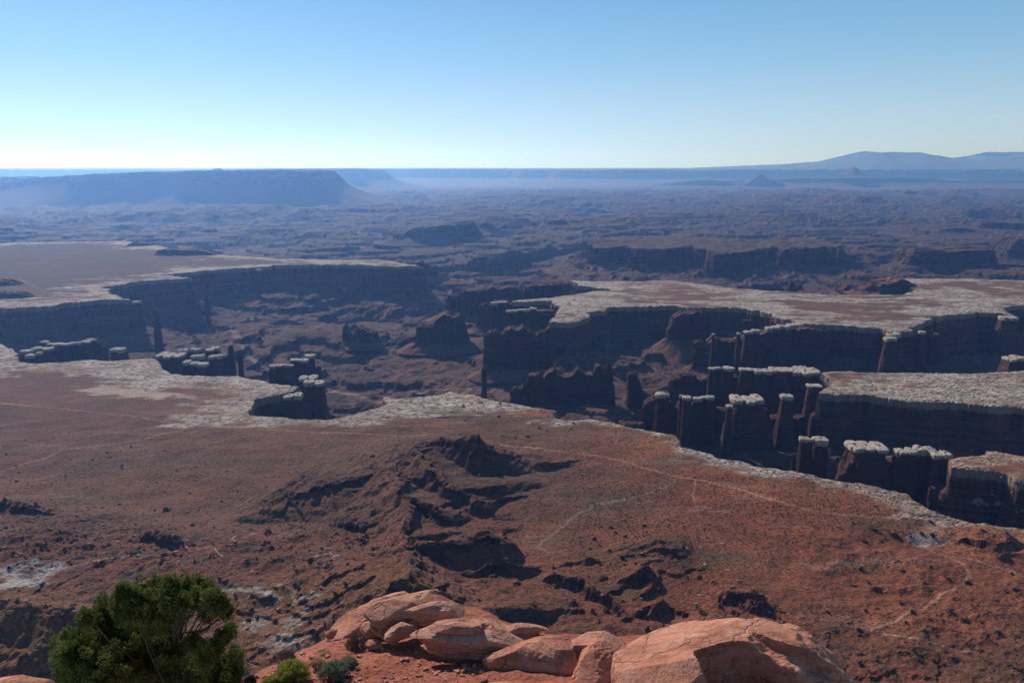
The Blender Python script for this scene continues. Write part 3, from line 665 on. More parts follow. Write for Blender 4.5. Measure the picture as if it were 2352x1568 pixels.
fin("rock_fin", [(1589,800),(1592,785),(1608,784),(1612,778),(1620,790),(1632,778),(1640,770),(1652,780),(1680,782),(1700,776),(1730,768),(1770,756),(1850,752),(1900,760)], 862, -124, 26, "red castellated wall in shadow below the middle bench", "rock fin", talus=(40, 18), rough=7, n=320, nk=24, jag=3)
fin("rock_fin", [(1533,760),(1545,730),(1560,718),(1578,720),(1600,714),(1612,716)], 838, -126, 26, "dark buttress with a small pale knob left of the castellated wall", "rock fin", talus=(120, 62), rough=6, n=160, nk=22)
fin("rock_fin", [(1926,800),(1930,780),(1938,770),(1950,762)], 862, -120, 16, "sunlit narrow rib of red rock below the middle bench cliff", "rock fin", talus=(20, 14), rough=3, n=90, nk=20, yoff=40)
fin("rock_fin", [(2020,800),(2030,790),(2075,768),(2112,780)], 872, -122, 22, "red buttress under the mushroom caps of the middle bench", "rock fin", talus=(30, 20), rough=5, n=140, nk=20, yoff=30)
fin("rock_fin", [(738,608),(800,598),(870,597),(884,599),(897,604),(908,600),(925,597),(935,602),(960,600),(967,598),(975,606),(988,612),(1000,622),(1018,634)], 655, -126, 46, "serrated dark end of the left far bench trailing to the right", "rock fin", talus=(110, 40), rough=14, n=320, nk=18, jag=6, flute=26)
fin("rock_fin", [(1925,1072),(1950,1052),(2040,1056),(2060,1050),(2110,1048),(2190,1052),(2210,1060)], 1170, -124, 14, "dark wall of rock joining the pillars of the dark chasm", "rock fin", talus=(20, 10), rough=4, n=220, nk=18, yoff=14)
MFAR = redrock_material("distant_mesa_rock", (0.035, 0.020, 0.016), (0.09, 0.05, 0.04), 0.03, 0.05, (0.065, 0.038, 0.03))
# mid-distance buttes
fin("rock_butte", [(905,556),(925,540),(948,524),(985,520),(1020,514),(1060,513),(1086,512),(1096,522),(1104,528)], 560, -128, 160, "long low dark butte rising to a blunt right end left of centre", "butte", talus=(170, 44), mat=MFAR, rough=22, n=260, nk=12, flute=60, jag=6)
fin("rock_butte", [(1098,518),(1108,512),(1128,513),(1146,522),(1160,513),(1170,518),(1182,526),(1194,517),(1203,526)], 536, -128, 110, "row of small dark knobs just right of the long low butte", "butte", talus=(120, 40), mat=MFAR, rough=16, n=220, nk=10, flute=50, jag=8)
fin("rock_butte", [(1214,524),(1224,510),(1240,520)], 527, -128, 60, "small pointed dark butte left of the twin-topped one", "butte", talus=(90, 30), mat=MFAR, rough=10, n=100, nk=10, flute=40)
fin("rock_butte", [(1248,520),(1262,506),(1276,505),(1290,503),(1300,506),(1306,524)], 534, -128, 80, "small twin-topped dark butte in the distance at centre", "butte", talus=(120, 40), mat=MFAR, rough=12, n=140, nk=10, flute=40)
fin("rock_butte", [(1390,514),(1399,506),(1408,503),(1418,499),(1426,513)], 518, -128, 60, "tiny crown-shaped butte alone on the far flats right of centre", "butte", talus=(70, 30), mat=MFAR, rough=10, n=120, nk=10, flute=40, jag=8)
fin("rock_butte", [(2080,584),(2090,572),(2120,570),(2160,574),(2200,571),(2240,568),(2262,572),(2275,590)], 632, -126, 120, "dark flat-topped butte at the right beyond the middle bench", "butte", talus=(150, 50), mat=MFAR, rough=22, n=260, nk=14, flute=50, jag=4)
fin("rock_butte", [(2264,580),(2290,572),(2300,556),(2310,547),(2352,544),(2420,548)], 602, -126, 120, "dark stepped butte cut by the right frame edge", "butte", talus=(120, 44), mat=MFAR, rough=20, n=200, nk=14, flute=50, jag=5)
fin("rock_butte", [(1975,668),(1990,655),(2010,648),(2040,642),(2060,640),(2090,650),(2110,662)], 680, -30, 60, "rough dark red knob on the back edge of the middle bench", "butte", talus=(40, 10), rough=16, n=200, nk=10, flute=20, jag=6)
fin("rock_spire", [(1722,660),(1730,650),(1737,655),(1740,664)], 672, -100, 14, "small dark pinnacle behind the middle bench, left of the pair", "rock spire", talus=(26, 14), rough=4, n=80)
fin("rock_spire", [(1808,662),(1814,648),(1822,650),(1826,664)], 678, -100, 14, "left one of two small pinnacles behind the middle bench", "rock spire", talus=(26, 14), rough=4, n=80)
fin("rock_spire", [(1826,668),(1832,652),(1840,651),(1844,668)], 680, -100, 14, "right one of two small pinnacles behind the middle bench", "rock spire", talus=(26, 14), rough=4, n=80)
fin("rock_butte", [(1925,672),(1938,656),(1944,654),(1948,672)], 680, -90, 24, "small dark pyramid of rock behind the middle bench", "butte", talus=(26, 20), rough=5, n=90)
fin("rock_butte", [(2108,540),(2130,524),(2160,519),(2200,521),(2230,530)], 545, -128, 200, "broad rounded hump of rock far off at the right", "butte", talus=(260, 40), mat=MFAR, rough=26, n=200, nk=10, flute=80)
fin("rock_butte", [(2228,522),(2240,510),(2280,508),(2352,511),(2420,508)], 534, -128, 200, "long sunlit cliff-sided butte far off at the right frame edge", "butte", talus=(240, 30), mat=MFAR, rough=40, n=240, nk=12, flute=70)
fin("rock_butte", [(268,524),(284,516),(300,516),(322,525)], 530, -128, 80, "small dark butte beyond the left far bench, leftmost of two", "butte", talus=(90, 20), mat=MFAR, rough=14, n=120, nk=8, flute=50)
fin("rock_butte", [(466,534),(478,526),(490,526),(498,536)], 538, -128, 70, "small dark butte beyond the left far bench, rightmost of two", "butte", talus=(90, 20), mat=MFAR, rough=14, n=120, nk=8, flute=50)
fin("rock_butte", [(1880,462),(1920,452),(1950,450),(1980,450),(2010,455),(2030,463)], 470, -128, 300, "low rugged group of knobs on the far flats right of centre", "butte", talus=(400, 30), mat=MFAR, rough=60, n=200, nk=8, flute=150, jag=16)
fin("rock_butte", [(2060,446),(2080,437),(2100,440),(2112,446)], 449, -128, 160, "low pale cone on the green far flats at the right", "butte", talus=(280, 30), mat=MFAR, rough=30, n=120, nk=8, flute=120)
# the great mesas along the horizon
def mesa(prof, vbase, depth, label, talus, zb=-128, rough=90, jag=14, flute=260, n=420, name="mesa", yoff=0, **k):
    return fin(name, prof, vbase, zb, depth, label, "mesa", talus=talus, mat=MFAR, rough=rough, n=n, nk=14, flute=flute, jag=jag, yoff=yoff, **k)
mesa([(-500,412),(-300,408),(-5,412),(6,407),(40,407),(72,412),(84,416)], 474, 900, "blue hazed mesa cut by the left frame edge, left of the gap", (700, 320), yoff=300)
mesa([(88,414),(100,410),(200,404),(300,398),(400,395),(480,392),(600,391),(700,392),(771,393)], 474, 1000, "long blue hazed mesa filling the left horizon, right of the gap", (750, 330), seed=12)
mesa([(560,390),(700,388),(790,388),(850,389),(886,391)], 436, 1500, "paler blue mesa peeping out behind the right end of the long left one", (900, 300), rough=120)
mesa([(880,398),(930,396),(960,391),(1080,390),(1200,389),(1330,390),(1440,391),(1540,392)], 421, 2500, "pale far mesa along the horizon at centre", (1000, 260), rough=300, flute=900, n=500, seed=31)
mesa([(1500,426),(1560,418),(1590,414),(1620,412),(1650,415),(1690,424)], 431, 500, "low dark hill of rock on the far flats right of centre", (900, 60), rough=90, n=160, flute=200)
mesa([(1700,424),(1712,419),(1726,409),(1738,402),(1741,397),(1746,402),(1760,411),(1780,418),(1800,423)], 432, 350, "pointed blue butte with a needle tip on the right horizon", (700, 40), rough=40, n=160, flute=150, jag=3)
mesa([(1640,415),(1700,413),(1780,409),(1900,408),(2000,407),(2060,408),(2150,414),(2400,413)], 430, 1500, "long low dark blue shelf of rock under the right mountains", (900, 120), rough=160, n=360, flute=500, seed=5)
mesa([(1800,400),(1850,398),(1960,390),(2000,390),(2080,391),(2118,394),(2140,406)], 424, 1400, "blue flat-topped mesa standing before the right mountain", (900, 160), rough=140, n=300, flute=400, yoff=2500)
mesa([(1955,390),(1960,384),(1964,390)], 402, 160, "tiny pointed cap on the blue mesa before the right mountain", (260, 190), zb=200, rough=16, n=60, flute=100, jag=1, batter=.7)
mesa([(493,394),(498,389),(501,385.5),(504,389),(510,394)], 402, 60, "tiny pointed butte rising above the long left mesa", (170, 128), zb=250, rough=10, n=80, flute=80, jag=1, batter=.7, name="mesa")
# mountains: eroded ranges on the right horizon
def mountain(prof, Yd, depth, label, seed, zb=200):
    W = np.array([pd(u, v, Yd) for u, v in prof]); xs, zs = W[:, 0], W[:, 2]
    X = np.linspace(xs[0], xs[-1], 320); T = np.linspace(-1, 1, 90)
    XX, TT = np.meshgrid(X, T); H = np.interp(XX, xs, zs) - zb
    r = 1 - np.abs(fbm(XX, TT * depth, 2600, 5, seed)) * 1.3
    env = np.clip(1 - np.abs(TT) ** 1.3, 0, 1) ** 1.1
    Z = zb + H * env * (0.72 + 0.28 * r + 0.0) + (1 - env) * -200
    k = np.abs(T).argmin(); Z[k] = np.interp(X, xs, zs) + fbm(X, X * 0, 900, 5, seed, .6) * 34
    co = np.stack([XX.ravel(), (Yd + TT * depth).ravel(), Z.ravel()], 1)
    o = mesh_np("mountain", co - [co[:, 0].mean(), Yd, zb], gridfaces(90, 320), MMT); o.location = (co[:, 0].mean(), Yd, zb)
    o['kind'] = 'structure'; o['label'] = label
mm = MT("mountain_forest", 1.0); mm.col(mm.mix(mm.noise(mm.pos((.0006,) * 3), 1.0, 6), (0.05, 0.06, 0.05), (0.13, 0.12, 0.10))); MMT = mm.m
mountain([(1540,388),(1650,383),(1800,377),(1880,371),(1915,362),(1950,354),(1985,348),(2015,349),(2050,349),(2085,350),(2110,350),(2140,356),(2170,360),(2200,364),(2300,372),(2700,390)], 33000, 4500, "long blue mountain with a rounded summit on the right horizon", 3)
mountain([(2120,380),(2190,363),(2225,358),(2255,351),(2275,349),(2310,350),(2340,349),(2400,352),(2500,368),(2700,384)], 37000, 4500, "second blue mountain at the right frame edge behind the first", 6)

fin("rock_ledge", [(-30,652),(0,640),(22,645),(48,653)], 657, 0, 30, "low dark ledge on the left far bench, upper of two at the frame edge", "rock ledge", talus=(40, 4), rough=10, n=120, nk=6, flute=20)
fin("rock_ledge", [(-30,674),(0,671),(56,673),(74,681)], 685, 0, 24, "long low dark ledge on the left far bench, lower of two at the frame edge", "rock ledge", talus=(24, 3), rough=8, n=140, nk=6, flute=20)
fin("rock_ledge", [(362,575),(380,572),(430,573),(470,574),(503,581)], 587, 0, 50, "dark rock ledge on the back edge of the left far bench", "rock ledge", talus=(30, 4), rough=18, n=160, nk=6, flute=30)
fin("rock_ledge", [(300,560),(312,556),(345,557),(355,562)], 565, 0, 40, "tiny dark ledge left of the longer one on the left far bench", "rock ledge", talus=(30, 4), rough=14, n=100, nk=6, flute=30)
fin("rock_fin", [(2120,800),(2135,770),(2150,764),(2160,790)], 868, -122, 18, "thin red rib against the shadowed cliff right of the mushroom caps", "rock fin", talus=(24, 14), rough=3, n=90, nk=20, yoff=50)
fin("rock_fin", [(1690,752),(1705,735),(1740,730),(1775,742)], 800, -100, 24, "rounded red buttress under the rim of the middle bench", "rock fin", talus=(70, 40), rough=5, n=140, nk=20, yoff=20)
# ------------------------------------------------------------------ foreground: ledge of red soil and slabs of sandstone
def soil_material():
    M = MT("red_soil", 1.0); P = M.pos()
    a = M.noise(P, 1.2, 6, 0.65); b_ = M.noise(P, 14.0, 5, 0.7); v = M.n("ShaderNodeTexVoronoi", feature='F1'); v.inputs["Scale"].default_value = 16; M.l(P, v.inputs["Vector"])
    c = M.mix(M.ramp(a, [(0.35, 0.0), (0.65, 1.0)]), (0.20, 0.055, 0.034), (0.32, 0.105, 0.066))
    c = M.mix(1.0, c, M.ramp(b_, [(0.3, 0.6), (0.7, 1.35)]), 'MULTIPLY')
    g = M.n("ShaderNodeNewGeometry"); 
    pale = M.math('MULTIPLY', M.math('LESS_THAN', v.outputs["Distance"], 0.3), M.ramp(M.noise(P, 3.0, 3, 0.6), [(0.5, 0.0), (0.62, 1.0)]))
    c = M.mix(M.math('MULTIPLY', pale, 0.6), c, (0.40, 0.20, 0.14)); M.col(c)
    n = M.bump(b_, 0.03, 0.9); n = M.bump(v.outputs["Distance"], 0.02, 0.6, n); M.bump(a, 0.12, 0.6, n); return M.m
def slab_material(name, c0, c1, band=7.0, bstr=0.7):
    M = MT(name, 0.9); P = M.pos()
    a = M.noise(P, 1.1, 7, 0.65, 0.3); f = M.noise(P, 22.0, 5, 0.7)
    st = M.noise(M.pos((0.8, 0.8, band * 1.0)), 1.0, 6, 0.7, 0.4)
    c = M.mix(M.ramp(a, [(0.35, 0.0), (0.65, 1.0)]), c0, c1)
    c = M.mix(M.ramp(M.noise(P, 2.6, 6, 0.7), [(0.5, 0.0), (0.68, 0.55)]), c, (0.48, 0.28, 0.20))
    c = M.mix(M.ramp(M.noise(P, 4.5, 5, 0.8), [(0.53, 0.0), (0.64, 0.7)]), c, (0.20, 0.072, 0.045))
    c = M.mix(1.0, c, M.ramp(f, [(0.3, 0.8), (0.7, 1.2)]), 'MULTIPLY')
    c = M.mix(M.ramp(st, [(0.40, 0.6), (0.49, 0.0)]), c, (0.17, 0.06, 0.04)); M.col(c)
    # cracks
    w_ = M.n("ShaderNodeTexVoronoi", feature='DISTANCE_TO_EDGE'); w_.inputs["Scale"].default_value = 1.0
    mp = M.n("ShaderNodeMapping"); mp.inputs["Scale"].default_value = (0.28, 0.55, 1.6)
    nn = M.n("ShaderNodeTexNoise"); nn.inputs["Scale"].default_value = 1.6; nn.inputs["Detail"].default_value = 5; M.l(P, nn.inputs["Vector"])
    ad = M.n("ShaderNodeMix"); ad.data_type = 'RGBA'; ad.blend_type = 'ADD'; ad.inputs[0].default_value = 0.7
    M.l(P, ad.inputs[6]); M.l(nn.outputs["Color"], ad.inputs[7]); M.l(ad.outputs[2], mp.inputs[0]); M.l(mp.outputs[0], w_.inputs["Vector"])
    cr = M.ramp(w_.outputs["Distance"], [(0.0, 0.0), (0.010, 1.0)])
    n = M.bump(f, 0.025, 0.9); n = M.bump(st, 0.07, bstr, n); n = M.bump(cr, 0.025, 0.7, n); M.bump(a, 0.15, 0.6, n)
    return M.m
MSOIL = soil_material()
MSL = slab_material("sandstone_slab", (0.43, 0.18, 0.11), (0.54, 0.26, 0.17))
MSL2 = slab_material("red_sandstone", (0.40, 0.150, 0.088), (0.50, 0.215, 0.135), 3.0, 0.35)
SP = [pd(*c) for c in [(700,1555,9.0),(800,1500,10.0),(900,1470,10.6),(1000,1525,9.7),(1060,1560,9.0),(760,1460,11.0),(620,1530,9.7),(560,1566,9.2),(1150,1420,11.6),(1300,1490,10.0),(1500,1500,9.8),(1090,1385,12.4)]]
SA = np.array([[1, p[0], p[1]] for p in SP]); SB = np.linalg.lstsq(SA, np.array([p[2] for p in SP]), rcond=None)[0]
def soilz(x, y): return SB[0] + SB[1] * x + SB[2] * y
def onsoil(u, v, up=0.0):
    x, Y, Z = ray(u, v)
    # plane: z = SB0 + SB1 x + SB2 y + up ; ray from (0,0,CAMH)
    t = (SB[0] + up - CAMH) / (Z - SB[1] * x - SB[2] * Y); return np.array([x * t, Y * t, CAMH + Z * t])
EDGE = np.array([onsoil(u, v)[:2] for u, v in [(380,1700),(500,1600),(545,1562),(575,1530),(620,1508),(690,1476),(745,1452),(800,1425),(870,1400),(960,1390),(1040,1382),(1075,1380),(1120,1390),(1160,1412),(1260,1436),(1430,1440),(1600,1440),(1900,1500),(2100,1640),(2200,1900)]] + [[4.5, -1.0], [-2.6, -1.0], [-4.0, 4.0]])
def soil_height(X, Y):
    sd = sdf(X, Y, EDGE, 30.0)
    z = soilz(X, Y) + fbm(X, Y, 1.6, 5, 3) * 0.10 + fbm(X, Y, 0.25, 3, 8) * 0.025 - 0.25 * np.exp(-np.maximum(sd, 0) / 0.5) + 0.12
    drop = np.maximum(-sd, 0); z = z - drop * 1.6 - drop ** 2 * 0.25 + fbm(X, Y, 2.5, 4, 5) * np.clip(drop, 0, 1) * 0.5
    return np.maximum(z, 384.0)
def build_ledge():
    xs = np.linspace(-9, 9, 620); ys = np.linspace(-1.0, 19, 700); Y, X = np.meshgrid(ys, xs, indexing='ij')
    z = soil_height(X.ravel().astype(np.float32), Y.ravel().astype(np.float32))
    o = mesh_np("ledge_ground", np.stack([X.ravel(), Y.ravel(), z], 1), gridfaces(700, 620), MSOIL, smooth=True)
    tag(o, "sloping ledge of red soil at the viewpoint", kind='structure')
    # the cliff the ledge belongs to
build_ledge()
def resample(P, n):
    P = np.asarray(P, float); Q = np.roll(P, -1, 0); L = np.linalg.norm(Q - P, axis=1); c = np.r_[0, np.cumsum(L)]
    s = np.linspace(0, c[-1], n, endpoint=False); i = np.clip(np.searchsorted(c, s, 'right') - 1, 0, len(P) - 1)
    t = ((s - c[i]) / L[i])[:, None]; return P[i] * (1 - t) + Q[i] * t
def smooth_loop(P, k):
    for _ in range(k): P = P * 0.5 + 0.25 * (np.roll(P, 1, 0) + np.roll(P, -1, 0))
    return P
def slab(name, outline, base, grad, thick, dome, label, mat=None, seed=0, rough=0.03, rise=None, strata=0.0, n=420, under=0.75, cat="rock", domew=0.35, center=None, edge=0.05, cuts=7):
    """rock whose top face follows `outline` (photo points) laid on a tilted plane through `base` (photo u, v, distance), real thickness below"""
    b = pd(*base)
    def onp(u, v):
        x, Y, Z = ray(u, v); t = (b[2] - grad[0] * b[0] - grad[1] * b[1] - CAMH) / (Z - grad[0] * x - grad[1] * Y)
        return np.array([x * t, Y * t, CAMH + Z * t])
    P = np.array([onp(u, v) for u, v in outline]); P = smooth_loop(resample(P, n), 2)
    c = P.mean(0) if center is None else onp(*center)
    rows = []
    S = np.concatenate([np.linspace(0.01, 0.9, 60), np.linspace(0.91, 1.0, 16)])
    maxr = np.linalg.norm(P - c, axis=1).mean()
    for s in S:                                # top
        q = c + (P - c) * s
        h = dome * (1 - s ** 2.2) ** 0.8 if domew is None else dome * (1 - s ** 3)
        e = edge * (1 - np.sqrt(np.clip(1 - ((s - 0.9) / 0.1) ** 2, 0, 1))) if s > 0.9 else 0
        q = q.copy(); q[:, 2] += h - e
        if rise is not None: q[:, 2] += rise(q[:, 0] - c[0], q[:, 1] - c[1], s)
        rows.append(q)
    rl = np.random.RandomState(seed + 100); th_ = np.linspace(0, 2 * np.pi, n, endpoint=False)
    wob = fbm3(np.stack([np.cos(th_) * 2, np.sin(th_) * 2, th_ * 0 + seed], 1), 1.0, 3, seed) * 0.12
    nl = max(4, int(thick / 0.05)); tab = rl.rand(nl + 6) * 0.085 / max(maxr, .3)
    for t in np.linspace(0.04, 1, 56):         # side and underside: thin beds standing in and out
        s = 1 - (1 - under) * t ** 1.5 - tab[np.clip(np.floor((t + wob) * nl).astype(int) + 2, 0, nl + 5)][:, None]
        q = c + (P - c) * s; q[:, 2] -= edge + thick * (1 - (1 - t) ** 1.3)
        rows.append(q)
    for s in (0.6, 0.3, 0.02):
        q = c + (P - c) * under * s; q[:, 2] -= edge + thick * 1.05; rows.append(q)
    V_ = np.concatenate(rows); N = fbm3(V_ + seed, 0.9, 5, seed, 0.55) * rough * 0.8 + fbm3(V_ * 1.0 + seed, 0.16, 3, seed + 3) * rough * 0.18
    D = V_ - c; D[:, 2] *= 1.5; D /= np.linalg.norm(D, axis=1)[:, None] + 1e-6
    V2 = V_ + D * N[:, None]; V2[:, 2] += N * 0.6
    if strata > 0:                             # bedding planes eroded into steps
        hgt = (V2[:, 2] - grad[0] * (V2[:, 0] - c[0]) - grad[1] * (V2[:, 1] - c[1])); hh = hgt + fbm3(V_ + 9, 1.3, 3, seed + 6) * strata * 0.9
        k = hh / strata; f = k - np.floor(k); V2[:, 2] += (np.clip((f - 0.7) / 0.3, 0, 1) - f) * strata * 0.8
        D2 = D.copy(); D2[:, 2] = 0; V2 -= D2 * (ss(0.35, 0.0, np.minimum(f, 1 - f)) * strata * 0.35)[:, None]
    rc = np.random.RandomState(seed + 7); ntop = len(S) * n
    for j in range(cuts):                      # flat broken facets on the top
        tx, ty = rc.uniform(-.5, .5, 2); pl = tx * (V2[:, 0] - c[0]) + ty * (V2[:, 1] - c[1]) + fbm3(V_ + j, 0.5, 2, seed + j) * 0.02
        ex = V2[:, 2] - pl; thr = np.percentile(ex[:ntop], rc.uniform(*((76, 92) if strata > 0 else (84, 95)))); m = ex > thr; V2[m, 2] -= (ex[m] - thr) * 0.95
    o = mesh_np(name, V2 - c, gridfaces(len(rows), n, True), mat or MSL, smooth=False); o.location = c
    return tag(o, label, cat) if label else o
# back left dome and its overlying slab
slab("sandstone_dome", [(742,1462),(748,1440),(760,1425),(775,1412),(800,1400),(830,1388),(850,1376),(905,1350),(960,1372),(985,1400),(960,1430),(900,1440),(860,1455),(800,1462)], (860,1440,10.9), (-0.15,0.10), 0.8, 0.15,
     "smooth rounded pink sandstone dome under the layered slab at the back left", MSL2, 3, 0.05, n=360)
slab("sandstone_slab", [(833,1402),(845,1388),(862,1372),(880,1358),(905,1348),(945,1338),(975,1336),(1003,1342),(1010,1352),(1000,1362),(1025,1366),(1066,1372),(1069,1380),(1060,1404),(1020,1412),(980,1412),(940,1408),(905,1412),(870,1420),(848,1416)], (950,1400,10.2), (0.05,0.22), 0.30, 0.10,
     "big overhanging layered sandstone slab at the back left of the ledge", MSL, 11, 0.045, strata=0.075, n=460, under=0.8)
slab("sandstone_slab", [(925,1392),(940,1384),(990,1378),(1020,1378),(1066,1376),(1068,1384),(1058,1404),(1020,1408),(980,1402),(945,1400)], (1000,1398,10.05), (0.05,0.18), 0.20, 0.06,
     "short thick block with a cracked right end lying on the layered slab", MSL, 15, 0.03, strata=0.05, n=300, under=0.85)
slab("sandstone_slab", [(826,1440),(832,1430),(850,1426),(868,1424),(885,1440),(870,1450),(840,1454)], (850,1440,10.4), (0,0.2), 0.12, 0.05, "small broken slab piece leaning under the overhanging layered slab", MSL, 19, 0.02, strata=0.03, n=200)
slab("sandstone_slab", [(880,1455),(890,1442),(915,1428),(945,1418),(958,1424),(950,1434),(920,1444),(895,1462),(884,1464)], (915,1440,9.95), (0.35,0.15), 0.12, 0.03, "thin tilted slab propped between the two largest layered slabs", MSL, 23, 0.02, strata=0.03, n=240)
slab("sandstone_slab", [(936,1440),(950,1432),(985,1424),(1000,1417),(1060,1413),(1130,1414),(1190,1420),(1260,1432),(1258,1440),(1215,1446),(1200,1460),(1205,1472),(1190,1478),(1150,1476),(1100,1475),(1040,1470),(990,1462),(950,1450)], (1090,1450,9.45), (-0.03,0.16), 0.28, 0.05,
     "long lens-shaped sandstone slab with pale left tip and thin bedding layers", MSL, 31, 0.035, strata=0.06, n=520, under=0.7)
slab("sandstone_slab", [(982,1436),(1000,1428),(1050,1426),(1105,1427),(1108,1440),(1090,1447),(1040,1446),(995,1444)], (1050,1440,9.43), (-0.03,0.14), 0.10, 0.05,
     "small flaky plate of thin layers on top of the lens-shaped slab", MSL, 37, 0.015, strata=0.03, n=260, under=0.9)
slab("sandstone_slab", [(1130,1440),(1180,1428),(1258,1430),(1262,1436),(1200,1446),(1160,1450)], (1190,1440,9.55), (-0.02,0.12), 0.12, 0.02, "pointed slab end jutting right behind the lens-shaped slab", MSL, 39, 0.02, strata=0.03, n=200)
slab("sandstone_boulder", [(1110,1512),(1118,1500),(1140,1497),(1165,1488),(1190,1476),(1240,1462),(1300,1446),(1308,1452),(1306,1480),(1328,1500),(1330,1520),(1310,1542),(1270,1550),(1230,1542),(1170,1532),(1125,1528)], (1220,1505,9.1), (0.06,0.25), 0.30, 0.16,
     "wedge-shaped pink sandstone boulder tapering left toward the soil", MSL2, 41, 0.03, n=420, under=0.82)
slab("sandstone_boulder", [(1310,1450),(1340,1443),(1390,1441),(1425,1446),(1436,1460),(1440,1500),(1420,1560),(1400,1620),(1330,1620),(1312,1560),(1330,1522),(1332,1496),(1312,1478)], (1370,1510,9.0), (0.0,0.35), 0.5, 0.20,
     "cracked blocky boulder wedged between the wedge boulder and largest dome", MSL2, 47, 0.05, n=420, under=0.9)
slab("sandstone_slab", [(1120,1580),(1125,1562),(1180,1556),(1230,1554),(1290,1568),(1330,1600),(1300,1640),(1120,1640)], (1200,1566,8.4), (0,0.1), 0.3, 0.04, "flat slab half cut off by the bottom frame edge at centre", MSL2, 53, 0.02, n=240)
slab("sandstone_slab", [(1183,1478),(1195,1470),(1250,1462),(1262,1466),(1220,1476),(1192,1484)], (1220,1475,9.5), (0,0.1), 0.12, 0.03, "small dark red knob under the right end of the lens-shaped slab", MSL2, 57, 0.02, n=160)
def big_rise(x, y, s):
    # the front right of the dome is hollowed out below a curved lip
    lip = -0.02 - 0.26 * x + 0.10 * np.sin(x * 3.1 + 1) + 0.06 * np.sin(x * 7.0) + 0.28
    d = lip - y
    on = ss(-0.35, -0.05, x + 0.25 * y)
    left = ss(0.9, -1.1, x)
    r = -1.25 * ss(0.0, 0.30, d) * on + 0.05 * np.exp(-(d / 0.12) ** 2) * on
    ledge = -0.16 * ss(-0.02, 0.05, (lip + 0.33 + 0.05 * np.sin(x * 5)) - y) * ss(0.1, 0.5, x)
    return r + ledge
slab("sandstone_dome", [(1395,1640),(1403,1560),(1408,1500),(1430,1468),(1448,1450),(1475,1425),(1505,1408),(1540,1398),(1580,1398),(1615,1412),(1660,1420),(1720,1432),(1750,1430),(1800,1446),(1850,1470),(1900,1500),(1940,1530),(1980,1570),(2010,1620),(1900,1760),(1650,1860),(1480,1760)],
     (1640,1560,7.9), (-0.06,0.30), 1.2, 0.62, "largest pink sandstone dome with a dark hollowed front at the lower right", MSL2, 63, 0.085, n=640, center=(1660,1620), under=0.9, edge=0.25, rise=big_rise)
slab("sandstone_slab", [(-40,1548),(0,1536),(40,1544),(80,1552),(125,1560),(130,1600),(-40,1640)], (40,1560,11), (0,0.2), 0.5, 0.08, "pink rock ledge in the bottom left corner of the frame", MSL2, 71, 0.03, n=240)
slab("sandstone_slab", [(740,1450),(760,1447),(775,1440),(770,1452),(750,1458)], (757,1450,10.6), (0,0.1), 0.05, 0.02, "tiny flat chip beside the foot of the smooth dome", MSL2, 73, 0.01, n=100)
slab("sandstone_slab", [(832,1478),(845,1468),(872,1466),(880,1474),(868,1482),(845,1484)], (855,1476,9.9), (0.1,0.1), 0.08, 0.03, "small reddish slab lying alone on the soil under the tilted slab", MSL2, 75, 0.012, n=140)
slab("sandstone_slab", [(600,1561),(620,1556),(665,1556),(690,1562),(640,1566)], (640,1560,8.95), (0,0.1), 0.05, 0.01, "thin soil-coloured slab edge beside the yellow-green bush", MSL2, 77, 0.01, n=120)
# chips of stone on the soil
def chips():
    rr = np.random.RandomState(4); VV = []; FF = []; k = 0
    for i in range(900):
        u, v = rr.uniform(560, 1140), rr.uniform(1440, 1600); p = onsoil(u, v)
        if sdf(np.array([p[0]]), np.array([p[1]]), EDGE, 5)[0] < 0.1: continue
        p[2] = soil_height(np.array([p[0]]), np.array([p[1]]))[0]
        r = 0.012 + 0.035 * rr.rand() ** 3; m = rr.randint(5, 8); th = np.sort(rr.rand(m)) * 2 * np.pi
        q = np.stack([np.cos(th) * r * rr.uniform(.7, 1.3), np.sin(th) * r, np.zeros(m)], 1); a = rr.rand() * 6; q = q @ np.array([[math.cos(a), math.sin(a), 0], [-math.sin(a), math.cos(a), 0], [0, 0, 1]])
        tl = rr.uniform(-.3, .3, 2); q[:, 2] = q[:, 0] * tl[0] + q[:, 1] * tl[1]
        top = q * 0.85 + [0, 0, r * 0.55]; VV += [q + p - [0, 0, r * .2], top + p]
        FF.append([k + m + j for j in range(m)]); FF += [[k + j, k + (j + 1) % m, k + m + (j + 1) % m, k + m + j] for j in range(m)]; k += 2 * m
    me = bpy.data.meshes.new("gravel"); me.from_pydata(np.concatenate(VV).tolist(), [], FF); me.materials.append(MSL2)
    o = bpy.data.objects.new("gravel", me); sc.collection.objects.link(o); tag(o, "loose chips of red stone scattered over the soil ledge", kind='stuff')
chips()
# ------------------------------------------------------------------ plants and boulders
def leaf_mat(name, c0, c1, trans=0.25):
    M = MT(name, 0.8); P = M.pos(); n = M.noise(P, 3.5, 4, 0.7); g = M.n("ShaderNodeObjectInfo")
    a = M.n("ShaderNodeAttribute", attribute_name="tone")
    c = M.mix(M.math('ADD', M.math('MULTIPLY', n, 0.6), M.math('MULTIPLY', a.outputs["Fac"], 0.5)), c0, c1); M.col(c)
    tr = M.n("ShaderNodeBsdfTranslucent"); M.l(c, tr.inputs[0]); mx = M.n("ShaderNodeMixShader"); mx.inputs[0].default_value = trans
    out = [q for q in M.t.nodes if q.type == 'OUTPUT_MATERIAL'][0]; M.l(M.b.outputs[0], mx.inputs[1]); M.l(tr.outputs[0], mx.inputs[2]); M.l(mx.outputs[0], out.inputs[0]); return M.m
MJUN = leaf_mat("juniper_foliage", (0.026, 0.040, 0.010), (0.18, 0.20, 0.045))
